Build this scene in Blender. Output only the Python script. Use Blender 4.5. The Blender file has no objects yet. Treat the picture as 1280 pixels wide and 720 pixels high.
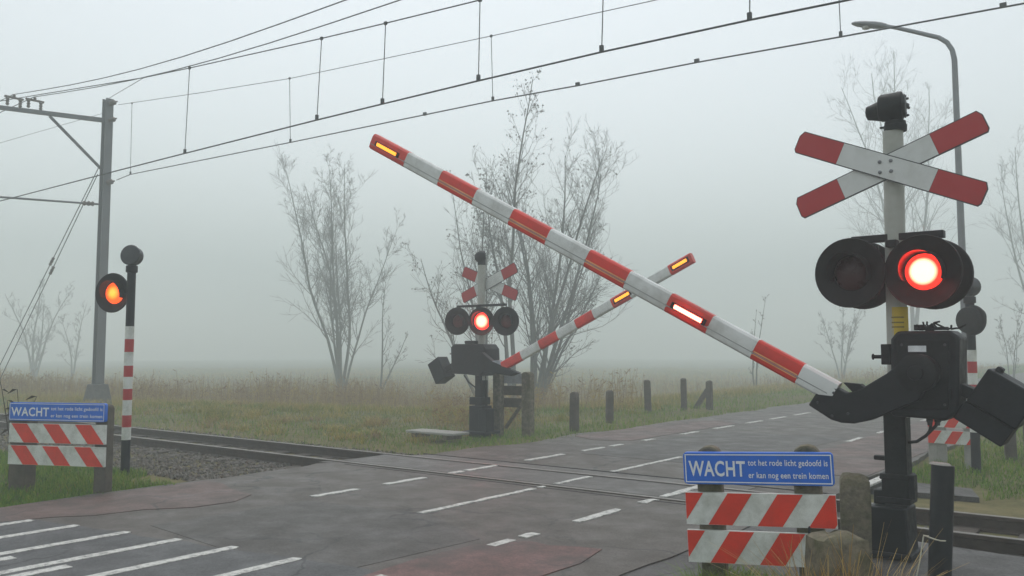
import bpy, bmesh, math, random
from mathutils import Vector, Matrix, Quaternion
R = math.radians
rnd = random.Random(7)
sc = bpy.context.scene
COL = sc.collection

# ------------------------------------------------------------------ camera model (world: X along the rails, Y along the road)
F, HOR, CAM_Z, YAW = 1066.0, 440.0, 1.7, R(37.5)
PITCH = math.atan((HOR - 360) / F)

def ray(x, y):
    u = (x - 640) / F; v = (360 - y) / F
    d = (u, math.cos(PITCH) - math.sin(PITCH) * v, math.sin(PITCH) + math.cos(PITCH) * v)
    return (d[0] * math.cos(YAW) - d[1] * math.sin(YAW), d[0] * math.sin(YAW) + d[1] * math.cos(YAW), d[2])

def on_y(x, y, Y):                    # point on the upright plane across the road at Y
    d = ray(x, y); k = Y / d[1]
    return Vector((d[0] * k, Y, CAM_Z + d[2] * k))

def on_x(x, y, X):
    d = ray(x, y); k = X / d[0]
    return Vector((X, d[1] * k, CAM_Z + d[2] * k))

def ground(x, y, z=0.0):
    d = ray(x, y); k = (z - CAM_Z) / d[2]
    return Vector((d[0] * k, d[1] * k, z))

def far(x, depth):                    # ground point under picture column x at a depth
    r = (x - 640) / F * depth
    return Vector((r * math.cos(YAW) - depth * math.sin(YAW), r * math.sin(YAW) + depth * math.cos(YAW), 0))

# ------------------------------------------------------------------ object helpers
def tag(o, label=None, cat=None, group=None, kind=None):
    if label: o['label'] = label
    if cat: o['category'] = cat
    if group: o['group'] = group
    if kind: o['kind'] = kind
    return o

def thing(name, label, cat, loc=(0, 0, 0), rz=0.0, group=None):
    o = bpy.data.objects.new(name, None); COL.objects.link(o)
    o.location = loc; o.rotation_euler = (0, 0, rz); o.empty_display_size = .2
    return tag(o, label, cat, group)

def kids(o): return [c for c in bpy.data.objects if c.parent == o]

def copy_tree(o, parent=None):
    c = o.copy(); COL.objects.link(c)
    if parent: c.parent = parent
    for ch in kids(o): copy_tree(ch, c)
    return c

class MB:
    def __init__(s): s.v = []; s.f = []; s.m = []
    def add(s, vs, fs, m=0):
        b = len(s.v); s.v += [tuple(p) for p in vs]
        s.f += [tuple(b + i for i in f) for f in fs]; s.m += [m] * len(fs)
    def box(s, c, size, rot=None, m=0):
        x, y, z = (k / 2 for k in size)
        P = [Vector(p) for p in ((-x,-y,-z),(x,-y,-z),(x,y,-z),(-x,y,-z),(-x,-y,z),(x,-y,z),(x,y,z),(-x,y,z))]
        if rot is not None: P = [rot @ p for p in P]
        c = Vector(c)
        s.add([p + c for p in P], [(0,3,2,1),(4,5,6,7),(0,1,5,4),(1,2,6,5),(2,3,7,6),(3,0,4,7)], m)
    def tube(s, pts, rs, n=8, m=0, caps=True):
        pts = [Vector(p) for p in pts]
        if not hasattr(rs, '__len__'): rs = [rs] * len(pts)
        V = []; prev = None
        for i, p in enumerate(pts):
            t = (pts[min(i + 1, len(pts) - 1)] - pts[max(i - 1, 0)])
            t = t.normalized() if t.length > 1e-9 else Vector((0, 0, 1))
            if prev is None:
                a = t.cross(Vector((0, 0, 1)))
                if a.length < .05: a = t.cross(Vector((0, 1, 0)))
            else:
                a = prev - t * prev.dot(t)
                if a.length < 1e-6: a = t.orthogonal()
            a.normalize(); prev = a; b = t.cross(a)
            for k in range(n):
                w = 2 * math.pi * (k + .5) / n
                V.append(p + (a * math.cos(w) + b * math.sin(w)) * rs[i])
        Fs = []
        for i in range(len(pts) - 1):
            for k in range(n):
                q = (k + 1) % n
                Fs.append((i*n+k, i*n+q, (i+1)*n+q, (i+1)*n+k))
        if caps:
            Fs.append(tuple(range(n))[::-1]); Fs.append(tuple((len(pts)-1)*n + k for k in range(n)))
        s.add(V, Fs, m)
    def lathe(s, c, axis, prof, n=32, m=0, closed=False):
        """prof: (distance along axis, radius)"""
        c = Vector(c); t = Vector(axis).normalized(); a = t.orthogonal().normalized(); b = t.cross(a)
        V = []
        for (h, r) in prof:
            for k in range(n):
                w = 2 * math.pi * k / n
                V.append(c + t * h + (a * math.cos(w) + b * math.sin(w)) * r)
        Fs = []
        L = len(prof)
        for i in range(L - 1 if not closed else L):
            j = (i + 1) % L
            for k in range(n):
                q = (k + 1) % n
                Fs.append((i*n+k, i*n+q, j*n+q, j*n+k))
        if not closed:
            if prof[0][1] > 1e-4: Fs.append(tuple(range(n))[::-1])
            if prof[-1][1] > 1e-4: Fs.append(tuple((L-1)*n + k for k in range(n)))
        s.add(V, Fs, m)
    def prism(s, poly, d0, d1, frame=None, m=0):
        """poly in (a, b); extruded from d0 to d1 along the frame's third axis; default frame X, Z, Y"""
        o, ax, bx, dx = frame or (Vector(), Vector((1,0,0)), Vector((0,0,1)), Vector((0,1,0)))
        n = len(poly)
        V = [o + ax*p[0] + bx*p[1] + dx*d0 for p in poly] + [o + ax*p[0] + bx*p[1] + dx*d1 for p in poly]
        Fs = [tuple(range(n)), tuple(range(2*n-1, n-1, -1))]
        for k in range(n):
            q = (k+1) % n
            Fs.append((q, k, n+k, n+q))
        s.add(V, Fs, m)
    def sheet(s, poly, z, m=0):
        s.add([(p[0], p[1], z) for p in poly], [tuple(range(len(poly)))], m)
    def plate(s, poly, z, m=0):
        s.prism(poly, -.02, z, (Vector(), Vector((1,0,0)), Vector((0,1,0)), Vector((0,0,1))), m)
    def build(s, name, mats, parent=None, bevel=0, smooth=35, fix=True, loc=None):
        me = bpy.data.meshes.new(name)
        me.from_pydata(s.v, [], s.f)
        if not hasattr(mats, '__len__'): mats = [mats]
        for m in mats: me.materials.append(m)
        me.polygons.foreach_set('material_index', s.m)
        if fix:
            bm = bmesh.new(); bm.from_mesh(me); bmesh.ops.recalc_face_normals(bm, faces=bm.faces); bm.to_mesh(me); bm.free()
        if smooth:
            me.polygons.foreach_set('use_smooth', [True] * len(me.polygons))
            me.set_sharp_from_angle(angle=R(smooth))
        me.update()
        o = bpy.data.objects.new(name, me); COL.objects.link(o)
        if parent: o.parent = parent
        if loc: o.location = loc
        if bevel:
            b = o.modifiers.new('bevel', 'BEVEL'); b.width = bevel; b.segments = 2; b.limit_method = 'ANGLE'; b.angle_limit = R(40)
        return o

# ------------------------------------------------------------------ materials
MATS = {}
def new_mat(name):
    m = bpy.data.materials.new(name); m.use_nodes = True
    nt = m.node_tree; b = nt.nodes['Principled BSDF']
    return m, nt, b

def N(nt, t, **kw):
    n = nt.nodes.new(t)
    for k, v in kw.items():
        if k in n.inputs: n.inputs[k].default_value = v
        else: setattr(n, k, v)
    return n

def mix_col(nt, fac, a, b):
    n = nt.nodes.new('ShaderNodeMix'); n.data_type = 'RGBA'
    for s, v in ((n.inputs[0], fac), (n.inputs[6], a), (n.inputs[7], b)):
        if hasattr(v, 'is_linked') or isinstance(v, bpy.types.NodeSocket): nt.links.new(v, s)
        elif isinstance(v, (tuple, list)): s.default_value = (*v, 1) if len(v) == 3 else v
        else: s.default_value = v
    return n.outputs[2]

def ramp(nt, src, a, b, lo=0.0, hi=1.0):
    n = nt.nodes.new('ShaderNodeMapRange'); n.clamp = True
    nt.links.new(src, n.inputs[0])
    n.inputs[1].default_value = a; n.inputs[2].default_value = b; n.inputs[3].default_value = lo; n.inputs[4].default_value = hi
    return n.outputs[0]

def noise(nt, co, scale, detail=4, rough=.6, dist=0):
    n = nt.nodes.new('ShaderNodeTexNoise'); n.inputs['Scale'].default_value = scale
    n.inputs['Detail'].default_value = detail; n.inputs['Roughness'].default_value = rough; n.inputs['Distortion'].default_value = dist
    if co is not None: nt.links.new(co, n.inputs['Vector'])
    return n.outputs[0]

def mat(name, col, rough=.6, metal=0.0, var=.25, scale=6.0, dirt=None, dirt_amt=.5, dirt_scale=3.0, bump=0.0, bump_scale=40, spec=.5):
    if name in MATS: return MATS[name]
    m, nt, b = new_mat(name)
    co = nt.nodes.new('ShaderNodeTexCoord').outputs['Object']
    f = noise(nt, co, scale, 5)
    lo = tuple(c * (1 - var) for c in col); hi = tuple(min(1, c * (1 + var)) for c in col)
    c = mix_col(nt, ramp(nt, f, .3, .7), lo, hi)
    if dirt:
        g = noise(nt, co, dirt_scale, 7, .7)
        c = mix_col(nt, ramp(nt, g, .45, .75, 0, dirt_amt), c, dirt)
    nt.links.new(c, b.inputs['Base Color'])
    nt.links.new(ramp(nt, noise(nt, co, scale * 2.3, 3), .3, .7, max(.05, rough - .12), min(1, rough + .12)), b.inputs['Roughness'])
    b.inputs['Metallic'].default_value = metal
    b.inputs['Specular IOR Level'].default_value = spec
    if bump:
        bp = nt.nodes.new('ShaderNodeBump'); bp.inputs['Strength'].default_value = bump; bp.inputs['Distance'].default_value = .01
        nt.links.new(noise(nt, co, bump_scale, 6), bp.inputs['Height']); nt.links.new(bp.outputs[0], b.inputs['Normal'])
    MATS[name] = m
    return m

def emit(name, col, strength, core=None):
    """a lamp lens: gives off light, strongest at its middle (object space distance from the lens centre)"""
    m, nt, b = new_mat(name)
    b.inputs['Base Color'].default_value = (*[c * .5 for c in col], 1)
    b.inputs['Emission Color'].default_value = (*col, 1)
    b.inputs['Emission Strength'].default_value = strength
    b.inputs['Roughness'].default_value = .2
    if core:
        co = nt.nodes.new('ShaderNodeTexCoord').outputs['Object']
        ln = nt.nodes.new('ShaderNodeVectorMath'); ln.operation = 'LENGTH'; nt.links.new(co, ln.inputs[0])
        nt.links.new(ramp(nt, ln.outputs['Value'], core[0], core[1], strength, core[2]), b.inputs['Emission Strength'])
    return m

M_black = mat('black_painted_steel', (.008, .0095, .012), .55, var=.3, scale=5, dirt=(.022, .022, .022), dirt_amt=.5, dirt_scale=6, bump=.15, bump_scale=60, spec=.25)
M_black2 = mat('black_cast_iron', (.007, .008, .009), .6, var=.35, scale=8, dirt=(.028, .027, .024), dirt_amt=.45, dirt_scale=5, bump=.4, bump_scale=35, spec=.25)
M_rubber = mat('black_rubber', (.012, .012, .013), .7)
M_disc = mat('matt_black_plate', (.012, .011, .011), .65, var=.25, scale=3, dirt=(.026, .022, .022), dirt_amt=.4, spec=.2)
M_polegrey = mat('pale_grey_paint', (.43, .44, .40), .5, var=.08, scale=4, dirt=(.26, .27, .20), dirt_amt=.55, dirt_scale=3.5)
M_white = mat('white_reflective_sheet', (.68, .70, .68), .42, var=.05, scale=3, dirt=(.38, .39, .34), dirt_amt=.5, dirt_scale=4)
M_boomwhite = mat('white_boom_paint', (.74, .76, .74), .4, var=.05, scale=2.5, dirt=(.34, .34, .30), dirt_amt=.75, dirt_scale=3)
M_red = mat('red_reflective_sheet', (.72, .030, .014), .42, var=.14, scale=4, dirt=(.28, .045, .03), dirt_amt=.6, dirt_scale=3)
M_crossred = mat('faded_crimson_sheet', (.46, .024, .026), .45, var=.12, scale=4, dirt=(.2, .04, .04), dirt_amt=.4, dirt_scale=4)
M_boardred = mat('orange_red_sheet', (.74, .035, .010), .5, var=.1, scale=4, dirt=(.40, .035, .015), dirt_amt=.45, dirt_scale=5)
M_orange = mat('gold_tape', (.78, .48, .20), .4)
M_boardwhite = mat('white_board_sheet', (.72, .74, .70), .45, var=.06, scale=4, dirt=(.27, .28, .21), dirt_amt=.75, dirt_scale=5)
M_blue = mat('blue_enamel', (.014, .155, .70), .45, var=.07, scale=4, dirt=(.03, .12, .40), dirt_amt=.5, dirt_scale=5)
M_bluewhite = mat('white_letter_enamel', (.80, .84, .88), .4, var=.05)
M_galv = mat('galvanised_steel', (.24, .25, .26), .5, metal=.55, var=.15, scale=3, dirt=(.16, .16, .16), dirt_amt=.5)
M_mast = mat('weathered_mast_steel', (.13, .135, .15), .6, metal=.2, var=.15, scale=1.5, dirt=(.12, .11, .10), dirt_amt=.5, dirt_scale=2)
M_wire = mat('oxidised_copper_wire', (.05, .055, .055), .5, metal=.3)
M_insul = mat('brown_insulator', (.10, .075, .06), .35)
M_yellow = mat('yellow_sticker', (.62, .44, .02), .5, var=.08)
M_yink = mat('dark_sticker_print', (.22, .16, .02), .6)
M_plate = mat('white_plate', (.70, .71, .72), .45)
M_conc = mat('concrete', (.36, .35, .32), .85, var=.18, scale=7, dirt=(.16, .17, .11), dirt_amt=.6, bump=.4, bump_scale=40)
M_moss = mat('mossy_concrete', (.155, .135, .095), .95, var=.5, scale=14, dirt=(.06, .075, .016), dirt_amt=.95, dirt_scale=5, bump=1.0, bump_scale=22)
M_wood = mat('weathered_oak', (.095, .078, .06), .9, var=.35, scale=8, dirt=(.075, .08, .04), dirt_amt=.6, dirt_scale=6, bump=.7, bump_scale=30)
M_back = mat('grey_aluminium_back', (.36, .39, .43), .5, metal=.3)
M_cord = mat('pale_cord', (.55, .53, .42), .8)
M_greycyl = mat('dark_grey_plastic', (.035, .04, .045), .5, var=.2, dirt=(.10, .10, .09), dirt_amt=.4, dirt_scale=5)
M_rail = mat('rail_steel_rusty', (.06, .042, .03), .75, var=.3, scale=8, bump=.3)
M_railtop = mat('rail_running_surface', (.20, .18, .16), .5, metal=.4, var=.1, scale=4)
M_sleeper = mat('sleeper_timber', (.075, .06, .048), .9, var=.35, scale=9, bump=.6)
M_bark = mat('grey_bark', (.06, .055, .047), .95, var=.3, scale=5, dirt=(.10, .115, .06), dirt_amt=.55, dirt_scale=2, bump=.8, bump_scale=14)
M_twig = mat('twig_bark', (.055, .046, .038), .95, var=.25, scale=4)
M_leafbrown = mat('withered_leaf', (.06, .05, .032), .9, var=.3, scale=20)
M_lens_red = emit('lit_red_lens', (1.0, .028, .016), 48, (.084, .118, 1.6))
M_lens_far = emit('lit_red_far_lens', (1.0, .028, .016), 48, (.085, .15, 1.8))
M_lens_amber = emit('lit_orange_lens', (1.0, .075, .006), 8, (.035, .11, 1.7))
M_led_amber = emit('lit_amber_strip', (1.0, .27, .015), 2.0)
M_led_red = emit('lit_red_strip', (1.0, .09, .06), 15)
M_lens_off = mat('dark_red_lens', (.035, .006, .006), .3, var=.2, spec=.3)

M_lens_far_off = mat('dull_red_lens', (.09, .010, .010), .35, var=.2, spec=.3)
def ground_mat():
    m, nt, b = new_mat('field_soil')
    co = nt.nodes.new('ShaderNodeTexCoord').outputs['Object']
    a = noise(nt, co, .35, 6); c2 = noise(nt, co, 5, 5); c3 = noise(nt, co, .08, 3)
    col = mix_col(nt, ramp(nt, a, .35, .65), (.13, .14, .055), (.22, .18, .095))
    col = mix_col(nt, ramp(nt, c2, .4, .7, 0, .6), col, (.045, .05, .02))
    col = mix_col(nt, ramp(nt, c3, .4, .6, 0, .5), col, (.15, .12, .05))
    nt.links.new(col, b.inputs['Base Color']); b.inputs['Roughness'].default_value = .95; b.inputs['Specular IOR Level'].default_value = .1
    bp = nt.nodes.new('ShaderNodeBump'); bp.inputs['Strength'].default_value = .8; bp.inputs['Distance'].default_value = .05
    nt.links.new(c2, bp.inputs['Height']); nt.links.new(bp.outputs[0], b.inputs['Normal'])
    return m

def asphalt(name, base, var, crack=.85, red=False):
    m, nt, b = new_mat(name)
    co = nt.nodes.new('ShaderNodeTexCoord').outputs['Object']
    big = noise(nt, co, .45, 5, .6); mid = noise(nt, co, 2.2, 6, .65); fine = noise(nt, co, 45, 4, .85)
    mp = nt.nodes.new('ShaderNodeMapping'); mp.inputs['Scale'].default_value = (1.6, .12, 1); nt.links.new(co, mp.inputs[0])
    streak = noise(nt, mp.outputs[0], 1.2, 4)                       # wheel tracks run along the road
    dark = tuple(c * (1 - var) for c in base); light = tuple(c * (1 + var) for c in base)
    col = mix_col(nt, ramp(nt, big, .32, .68), dark, light)
    col = mix_col(nt, ramp(nt, mid, .42, .70, 0, .42), col, tuple(c * .58 for c in base))
    col = mix_col(nt, ramp(nt, streak, .45, .7, 0, .45), col, tuple(c * 1.35 for c in base))
    col = mix_col(nt, ramp(nt, fine, .42, .66, 0, .75), col, tuple(c * 1.75 for c in base))
    col = mix_col(nt, ramp(nt, fine, .50, .34, 0, .7), col, tuple(c * .45 for c in base))
    oil = noise(nt, co, .9, 3, .5, 1.5)
    col = mix_col(nt, ramp(nt, oil, .62, .74, 0, .35), col, tuple(c * .5 for c in base))
    if red:                                                          # the red binder has worn through to grey in places
        col = mix_col(nt, ramp(nt, noise(nt, co, 1.1, 7, .72), .44, .64, 0, .85), col, (.082, .072, .065))
    vo = nt.nodes.new('ShaderNodeTexVoronoi'); vo.feature = 'DISTANCE_TO_EDGE'; vo.inputs['Scale'].default_value = .55
    wob = nt.nodes.new('ShaderNodeVectorMath'); wob.operation = 'ADD'
    nz = nt.nodes.new('ShaderNodeTexNoise'); nz.inputs['Scale'].default_value = 1.7; nz.inputs['Detail'].default_value = 6
    nt.links.new(co, nz.inputs['Vector'])
    sc_ = nt.nodes.new('ShaderNodeVectorMath'); sc_.operation = 'SCALE'; sc_.inputs[3].default_value = .9; nt.links.new(nz.outputs['Color'], sc_.inputs[0])
    nt.links.new(co, wob.inputs[0]); nt.links.new(sc_.outputs[0], wob.inputs[1]); nt.links.new(wob.outputs[0], vo.inputs['Vector'])
    line = ramp(nt, vo.outputs['Distance'], .004, .016, crack, 0)
    gate = nt.nodes.new('ShaderNodeMath'); gate.operation = 'MULTIPLY'
    nt.links.new(line, gate.inputs[0]); nt.links.new(ramp(nt, big, .42, .56), gate.inputs[1])
    col = mix_col(nt, gate.outputs[0], col, (.018, .018, .018))
    nt.links.new(col, b.inputs['Base Color'])
    nt.links.new(ramp(nt, mid, .35, .7, .50, .82), b.inputs['Roughness'])
    b.inputs['Specular IOR Level'].default_value = .4
    bp = nt.nodes.new('ShaderNodeBump'); bp.inputs['Strength'].default_value = .35; bp.inputs['Distance'].default_value = .006
    nt.links.new(fine, bp.inputs['Height']); nt.links.new(bp.outputs[0], b.inputs['Normal'])
    return m

def paint_mat():
    m, nt, b = new_mat('worn_white_road_paint')
    co = nt.nodes.new('ShaderNodeTexCoord').outputs['Object']
    a = noise(nt, co, 13, 8, .8); c = noise(nt, co, 60, 3)
    col = mix_col(nt, ramp(nt, a, .47, .62, 0, .85), (.62, .61, .57), (.13, .12, .115))
    col = mix_col(nt, ramp(nt, c, .5, .8, 0, .4), col, (.3, .3, .28))
    nt.links.new(col, b.inputs['Base Color']); b.inputs['Roughness'].default_value = .6
    return m

def blade_mat(name, cols):
    """grass: each blade carries its own tint (0..1) as a corner attribute"""
    m, nt, b = new_mat(name)
    at = nt.nodes.new('ShaderNodeAttribute'); at.attribute_name = 'tint'
    cr = nt.nodes.new('ShaderNodeValToRGB')
    while len(cr.color_ramp.elements) < len(cols): cr.color_ramp.elements.new(.5)
    for i, c in enumerate(cols):
        cr.color_ramp.elements[i].position = i / (len(cols) - 1); cr.color_ramp.elements[i].color = (*c, 1)
    nt.links.new(at.outputs['Fac'], cr.inputs[0]); nt.links.new(cr.outputs[0], b.inputs['Base Color'])
    b.inputs['Roughness'].default_value = .8; b.inputs['Specular IOR Level'].default_value = .2
    return m

M_ground = ground_mat()
M_asph = asphalt('damp_asphalt', (.078, .067, .057), .24)
M_asph2 = asphalt('patched_asphalt', (.062, .056, .050), .25)
M_zebra = asphalt('cool_grey_asphalt', (.062, .062, .063), .25)
M_shoulder = asphalt('coarse_shoulder_asphalt', (.062, .058, .055), .35)
M_redasph = asphalt('red_cycle_asphalt', (.125, .057, .049), .22, .6, True)
M_fadered = asphalt('faded_red_asphalt', (.104, .063, .053), .28, .6, True)
M_cross = asphalt('crossing_panel_concrete', (.096, .089, .082), .2, .3)
M_paint = paint_mat()
M_green = blade_mat('verge_grass', [(.04, .11, .006), (.11, .235, .012), (.21, .30, .022), (.34, .28, .06)])
M_tawny = blade_mat('tawny_field_grass', [(.075, .15, .010), (.24, .235, .026), (.48, .37, .10), (.27, .165, .085)])
M_dry = blade_mat('straw', [(.25, .15, .045), (.52, .35, .11), (.62, .46, .19), (.32, .17, .05)])
M_stone = blade_mat('ballast_stone', [(.08, .07, .06), (.15, .135, .115), (.23, .21, .185), (.13, .095, .07)])

# ------------------------------------------------------------------ setting: ground, road, markings
RX0, RX1 = -10.3, -3.35          # road edges
def height(x, y):
    d = abs(y - 9.62)
    tr = max(0., min(1., (d - 1.7) / 1.6))          # the track bed lies a little lower than the road
    h = -.16 + .11 * tr
    if x > RX0 - .6 and x < RX1 + 3.5: h = min(h, -.07)
    sm = lambda t: (lambda q: q * q * (3 - 2 * q))(max(0., min(1., t)))
    if x < -12: h -= 1.25 * sm((-12 - x) / 16) * sm((y - 12.5) / 20)          # the meadow lies lower than the road and the track
    if y > 12 and x < -11: h += .05 * math.sin(x * .31 + y * .17) + .04 * math.sin(y * .53 - x * .22)
    return h
def grid_axis(lo, hi, c0, c1, fine, coarse):
    a = []; x = lo
    while x < hi:
        a.append(x); x += fine if c0 <= x < c1 else coarse
    return a + [hi]
gx = grid_axis(-280, 140, -45, 8, .6, 6.0); gy = grid_axis(-70, 320, -6, 45, .5, 6.0)
b = MB(); V = [(x, y, height(x, y)) for y in gy for x in gx]; n = len(gx)
b.add(V, [(j*n+i, j*n+i+1, (j+1)*n+i+1, (j+1)*n+i) for j in range(len(gy)-1) for i in range(n-1)])
tag(b.build('ground', M_ground, fix=False), kind='structure')

def slab(mb, poly, z, thick, m=0):
    mb.prism(poly, z - thick, z, (Vector(), Vector((1,0,0)), Vector((0,1,0)), Vector((0,0,1))), m)
def wavy(y0, y1, x, amp, step=.35, seed=0):
    r = random.Random(seed); out = []; y = y0
    while y < y1:
        out.append((x + r.uniform(-amp, amp) + amp * math.sin(y * 1.7 + seed), y)); y += step if y < 40 else 4
    out.append((x, y1)); return out
b = MB()
slab(b, wavy(-40, 8.86, RX1 + .0, .03, seed=1) + wavy(-40, 8.86, RX0, .07, seed=2)[::-1], 0, .3)
slab(b, [(RX1, 8.86), (RX1, 10.6), (-9.9, 10.6), (-10.6, 8.86)], -.006, .3)
slab(b, wavy(10.6, 240, RX1 + .1, .04, seed=3) + wavy(10.6, 240, -9.75, .09, seed=4)[::-1], 0, .3)
tag(b.build('road', M_asph), kind='structure')
# older and newer patches of surface, 4 mm above
b = MB()
b.plate([(-8.0, 4.6), (-5.2, 4.3), (-5.05, 6.1), (-6.2, 6.7), (-7.9, 6.45)], .003)
b.plate([(-7.9, 12.2), (-5.2, 12.1), (-5.1, 17.5), (-7.8, 17.4)], .003)
tag(b.build('asphalt_patch', M_asph2), kind='structure')
b = MB(); r_ = random.Random(3)
b.plate([(-10.1, -3), (-3.6, -3), (-3.6, 3.9)] + [(x, 4.75 + (x + 4.95) * .17 + r_.uniform(-.035, .035)) for x in [-4.95 - .3 * k for k in range(17)]], .005)
tag(b.build('resurfaced_strip', M_zebra), kind='structure')
b = MB()
b.plate([(-4.95, -3), (-3.86, -3), (-3.84, 2), (-3.9, 3.2), (-3.82, 4.4), (-3.86, 5.2), (-3.83, 5.9), (-3.95, 6.42), (-4.15, 6.38), (-4.4, 6.26), (-4.62, 6.3), (-4.8, 6.1), (-4.93, 5.9), (-4.98, 5.2), (-4.92, 4.5), (-4.97, 3)], .007)
b.plate([(-10.2, 3.2), (-9.75, 3.5), (-9.35, 3.75), (-9.2, 4.2), (-8.95, 4.5), (-8.85, 5.0), (-8.55, 5.4), (-8.5, 5.9), (-8.75, 6.3), (-9.3, 6.4), (-9.8, 6.6), (-10.15, 6.6)], .007, 1)
b.plate([(-9.6, 14.6), (-8.9, 14.2), (-8.25, 14.5), (-8.2, 19.5), (-8.9, 20), (-9.62, 19.2)], .007, 1)
b.plate([(-4.85, 12.2), (-3.35, 12.2), (-3.35, 60), (-4.9, 60)], .007, 1)
tag(b.build('cycle_lane', [M_redasph, M_fadered]), kind='structure')
# grooves and panel joints of the crossing
M_dark = mat('rubber_groove', (.014, .014, .014), .8)
b = MB()
for y, w in ((9.13, .045), (10.105, .02)):
    b.plate([(RX1, y - w), (RX1, y + w), (-10.55, y + w), (-10.55, y - w)], .0)
for y in (8.86, 10.6):
    b.plate([(RX1, y - .012), (RX1, y + .012), (-10.0, y + .012), (-10.0, y - .012)], .004)
tag(b.build('flangeway_groove', M_dark), kind='structure')
b = MB()
b.plate([(RX1, 9.17), (RX1, 10.08), (-10.4, 10.08), (-10.4, 9.17)], .0)
b.plate([(-4.2, 10.16), (-4.2, 10.55), (-9.8, 10.55), (-9.8, 10.16)], .0)
tag(b.build('crossing_panel', M_cross), kind='structure')
# right hand shoulder in front of the signals
b = MB()
slab(b, [(-3.5, -40), (3.5, -40), (3.5, 8.15), (1.5, 8.3), (-1.2, 8.4), (-3.5, 8.7)], -.012, .28)
slab(b, [(-3.24, 11.7), (-1.9, 11.8), (-2.1, 12.5), (-3.24, 12.7)], -.062, .3)
tag(b.build('shoulder', M_shoulder), kind='structure')
# painted markings
def dash(mb, x, y0, y1, w=.115, z=.010):
    n_ = max(3, int((y1 - y0) / .09)); r_ = random.Random(int(x * 100 + y0 * 31)); ys = [y0 + (y1 - y0) * k / n_ for k in range(n_ + 1)]
    j = lambda: r_.uniform(-.009, .006) - (.02 if r_.random() < .12 else 0)
    mb.plate([(x + w/2 + j(), y + r_.uniform(-.01, .01)) for y in ys] + [(x - w/2 - j(), y + r_.uniform(-.01, .01)) for y in ys[::-1]], z)
b = MB()
K = CAM_Z / 1.55
xl, xc, xr = -7.35 * K, -5.78 * K, -4.36 * K
for y0, y1 in ((6.07,6.69),(7.15,7.8),(8.3,8.52),(8.6,9.23),(9.92,10.86),(11.4,12.03),(12.25,12.6),(13.36,13.7),(14.84,15.5),(16.32,17.22),(17.99,18.83),(19.42,20.32),(20.97,22.04),(23,24),(25,26),(27,28),(29,30),(31,32)): dash(b, xl, y0*K, y1*K)
for y0, y1 in ((6.08,7.93),(8.05,8.15),(8.4,9.12),(9.67,11.63)): dash(b, xc, y0*K, y1*K, .09)
for y0, y1 in ((6.64,7.41),(7.87,8.15),(8.35,9.3),(10.2,11.2),(15.37,16.2),(17.31,18),(19,19.8),(21,22),(5.83,6.01),(3.9,4.25)): dash(b, xr - (.12 if y0 > 15 else 0), y0*K, y1*K)
b.plate([(-4.84, 5.94), (-4.74, 5.94), (-4.74, 6.24), (-4.84, 6.24)], .010)
b.plate([(-3.22, 11.25), (-3.1, 11.25), (-3.1, 12.5), (-3.22, 12.5)], .004)
tag(b.build('lane_marking', M_paint), kind='structure')
b = MB()
for x, y1 in ((-8.37,3.66),(-7.8,3.8),(-7.17,3.93),(-6.56,4.04),(-5.95,4.16),(-5.25,4.22)):
    b.plate([(x*K - .055, -1), (x*K + .055, -1), (x*K + .055, y1*K - .05), (x*K + .03, y1*K), (x*K - .055, y1*K - .02)], .010)
for x, y1 in ((-6.98, 2.92), (-6.38, 3.05)):
    b.plate([(x*K - .06, -1), (x*K + .06, -1), (x*K + .06, y1*K), (x*K - .06, y1*K)], .010)
tag(b.build('hatched_marking', M_paint), kind='structure')

# ------------------------------------------------------------------ railway track
YN, YF = 9.05, 10.17
tr = thing('railway_track', 'rusty two railed railway track crossing the road on ballast', 'railway track', (0, 0, 0))
def rail_prof(y, x0, x1, parent, shiny):
    mb = MB()
    prof = [(-.065,-.16),(.065,-.16),(.065,-.145),(.012,-.13),(.012,-.04),(.036,-.03),(.036,.0),(-.036,.0),(-.036,-.03),(-.012,-.04),(-.012,-.13),(-.065,-.145)]
    mb.prism([(y + p[0], p[1] + .003) for p in prof], x0, x1, (Vector(), Vector((0,1,0)), Vector((0,0,1)), Vector((1,0,0))))
    mb.box(((x0+x1)/2, y, .006), (x1 - x0, .0735, .006), m=1)
    return mb.build('rail', [M_rail, M_railtop], parent, smooth=0)
for y in (YN, YF): rail_prof(y, -200, 60, tr, True)
x = -62.; sl = None
pos = []
while x < -10.9: pos.append(x); x += .62
x = -3.0
while x < 6: pos.append(x); x += .62
for i, x in enumerate(pos[-100:]):
    if sl is None:
        mb = MB(); mb.box((0, 9.61, -.21), (.26, 2.3, .15)); sl = o = mb.build('sleeper', M_sleeper, tr, bevel=.01)
    else:
        o = sl.copy(); COL.objects.link(o)
    o.location = (x, rnd.uniform(-.03, .03), rnd.uniform(-.008, .008))

# ------------------------------------------------------------------ scattered stuff in one mesh each
def mesh_tinted(name, verts, faces, tints, m):
    me = bpy.data.meshes.new(name); me.from_pydata(verts, [], faces); me.materials.append(m)
    at = me.attributes.new('tint', 'FLOAT', 'FACE'); at.data.foreach_set('value', tints)
    me.update(); o = bpy.data.objects.new(name, me); COL.objects.link(o); return o

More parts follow.
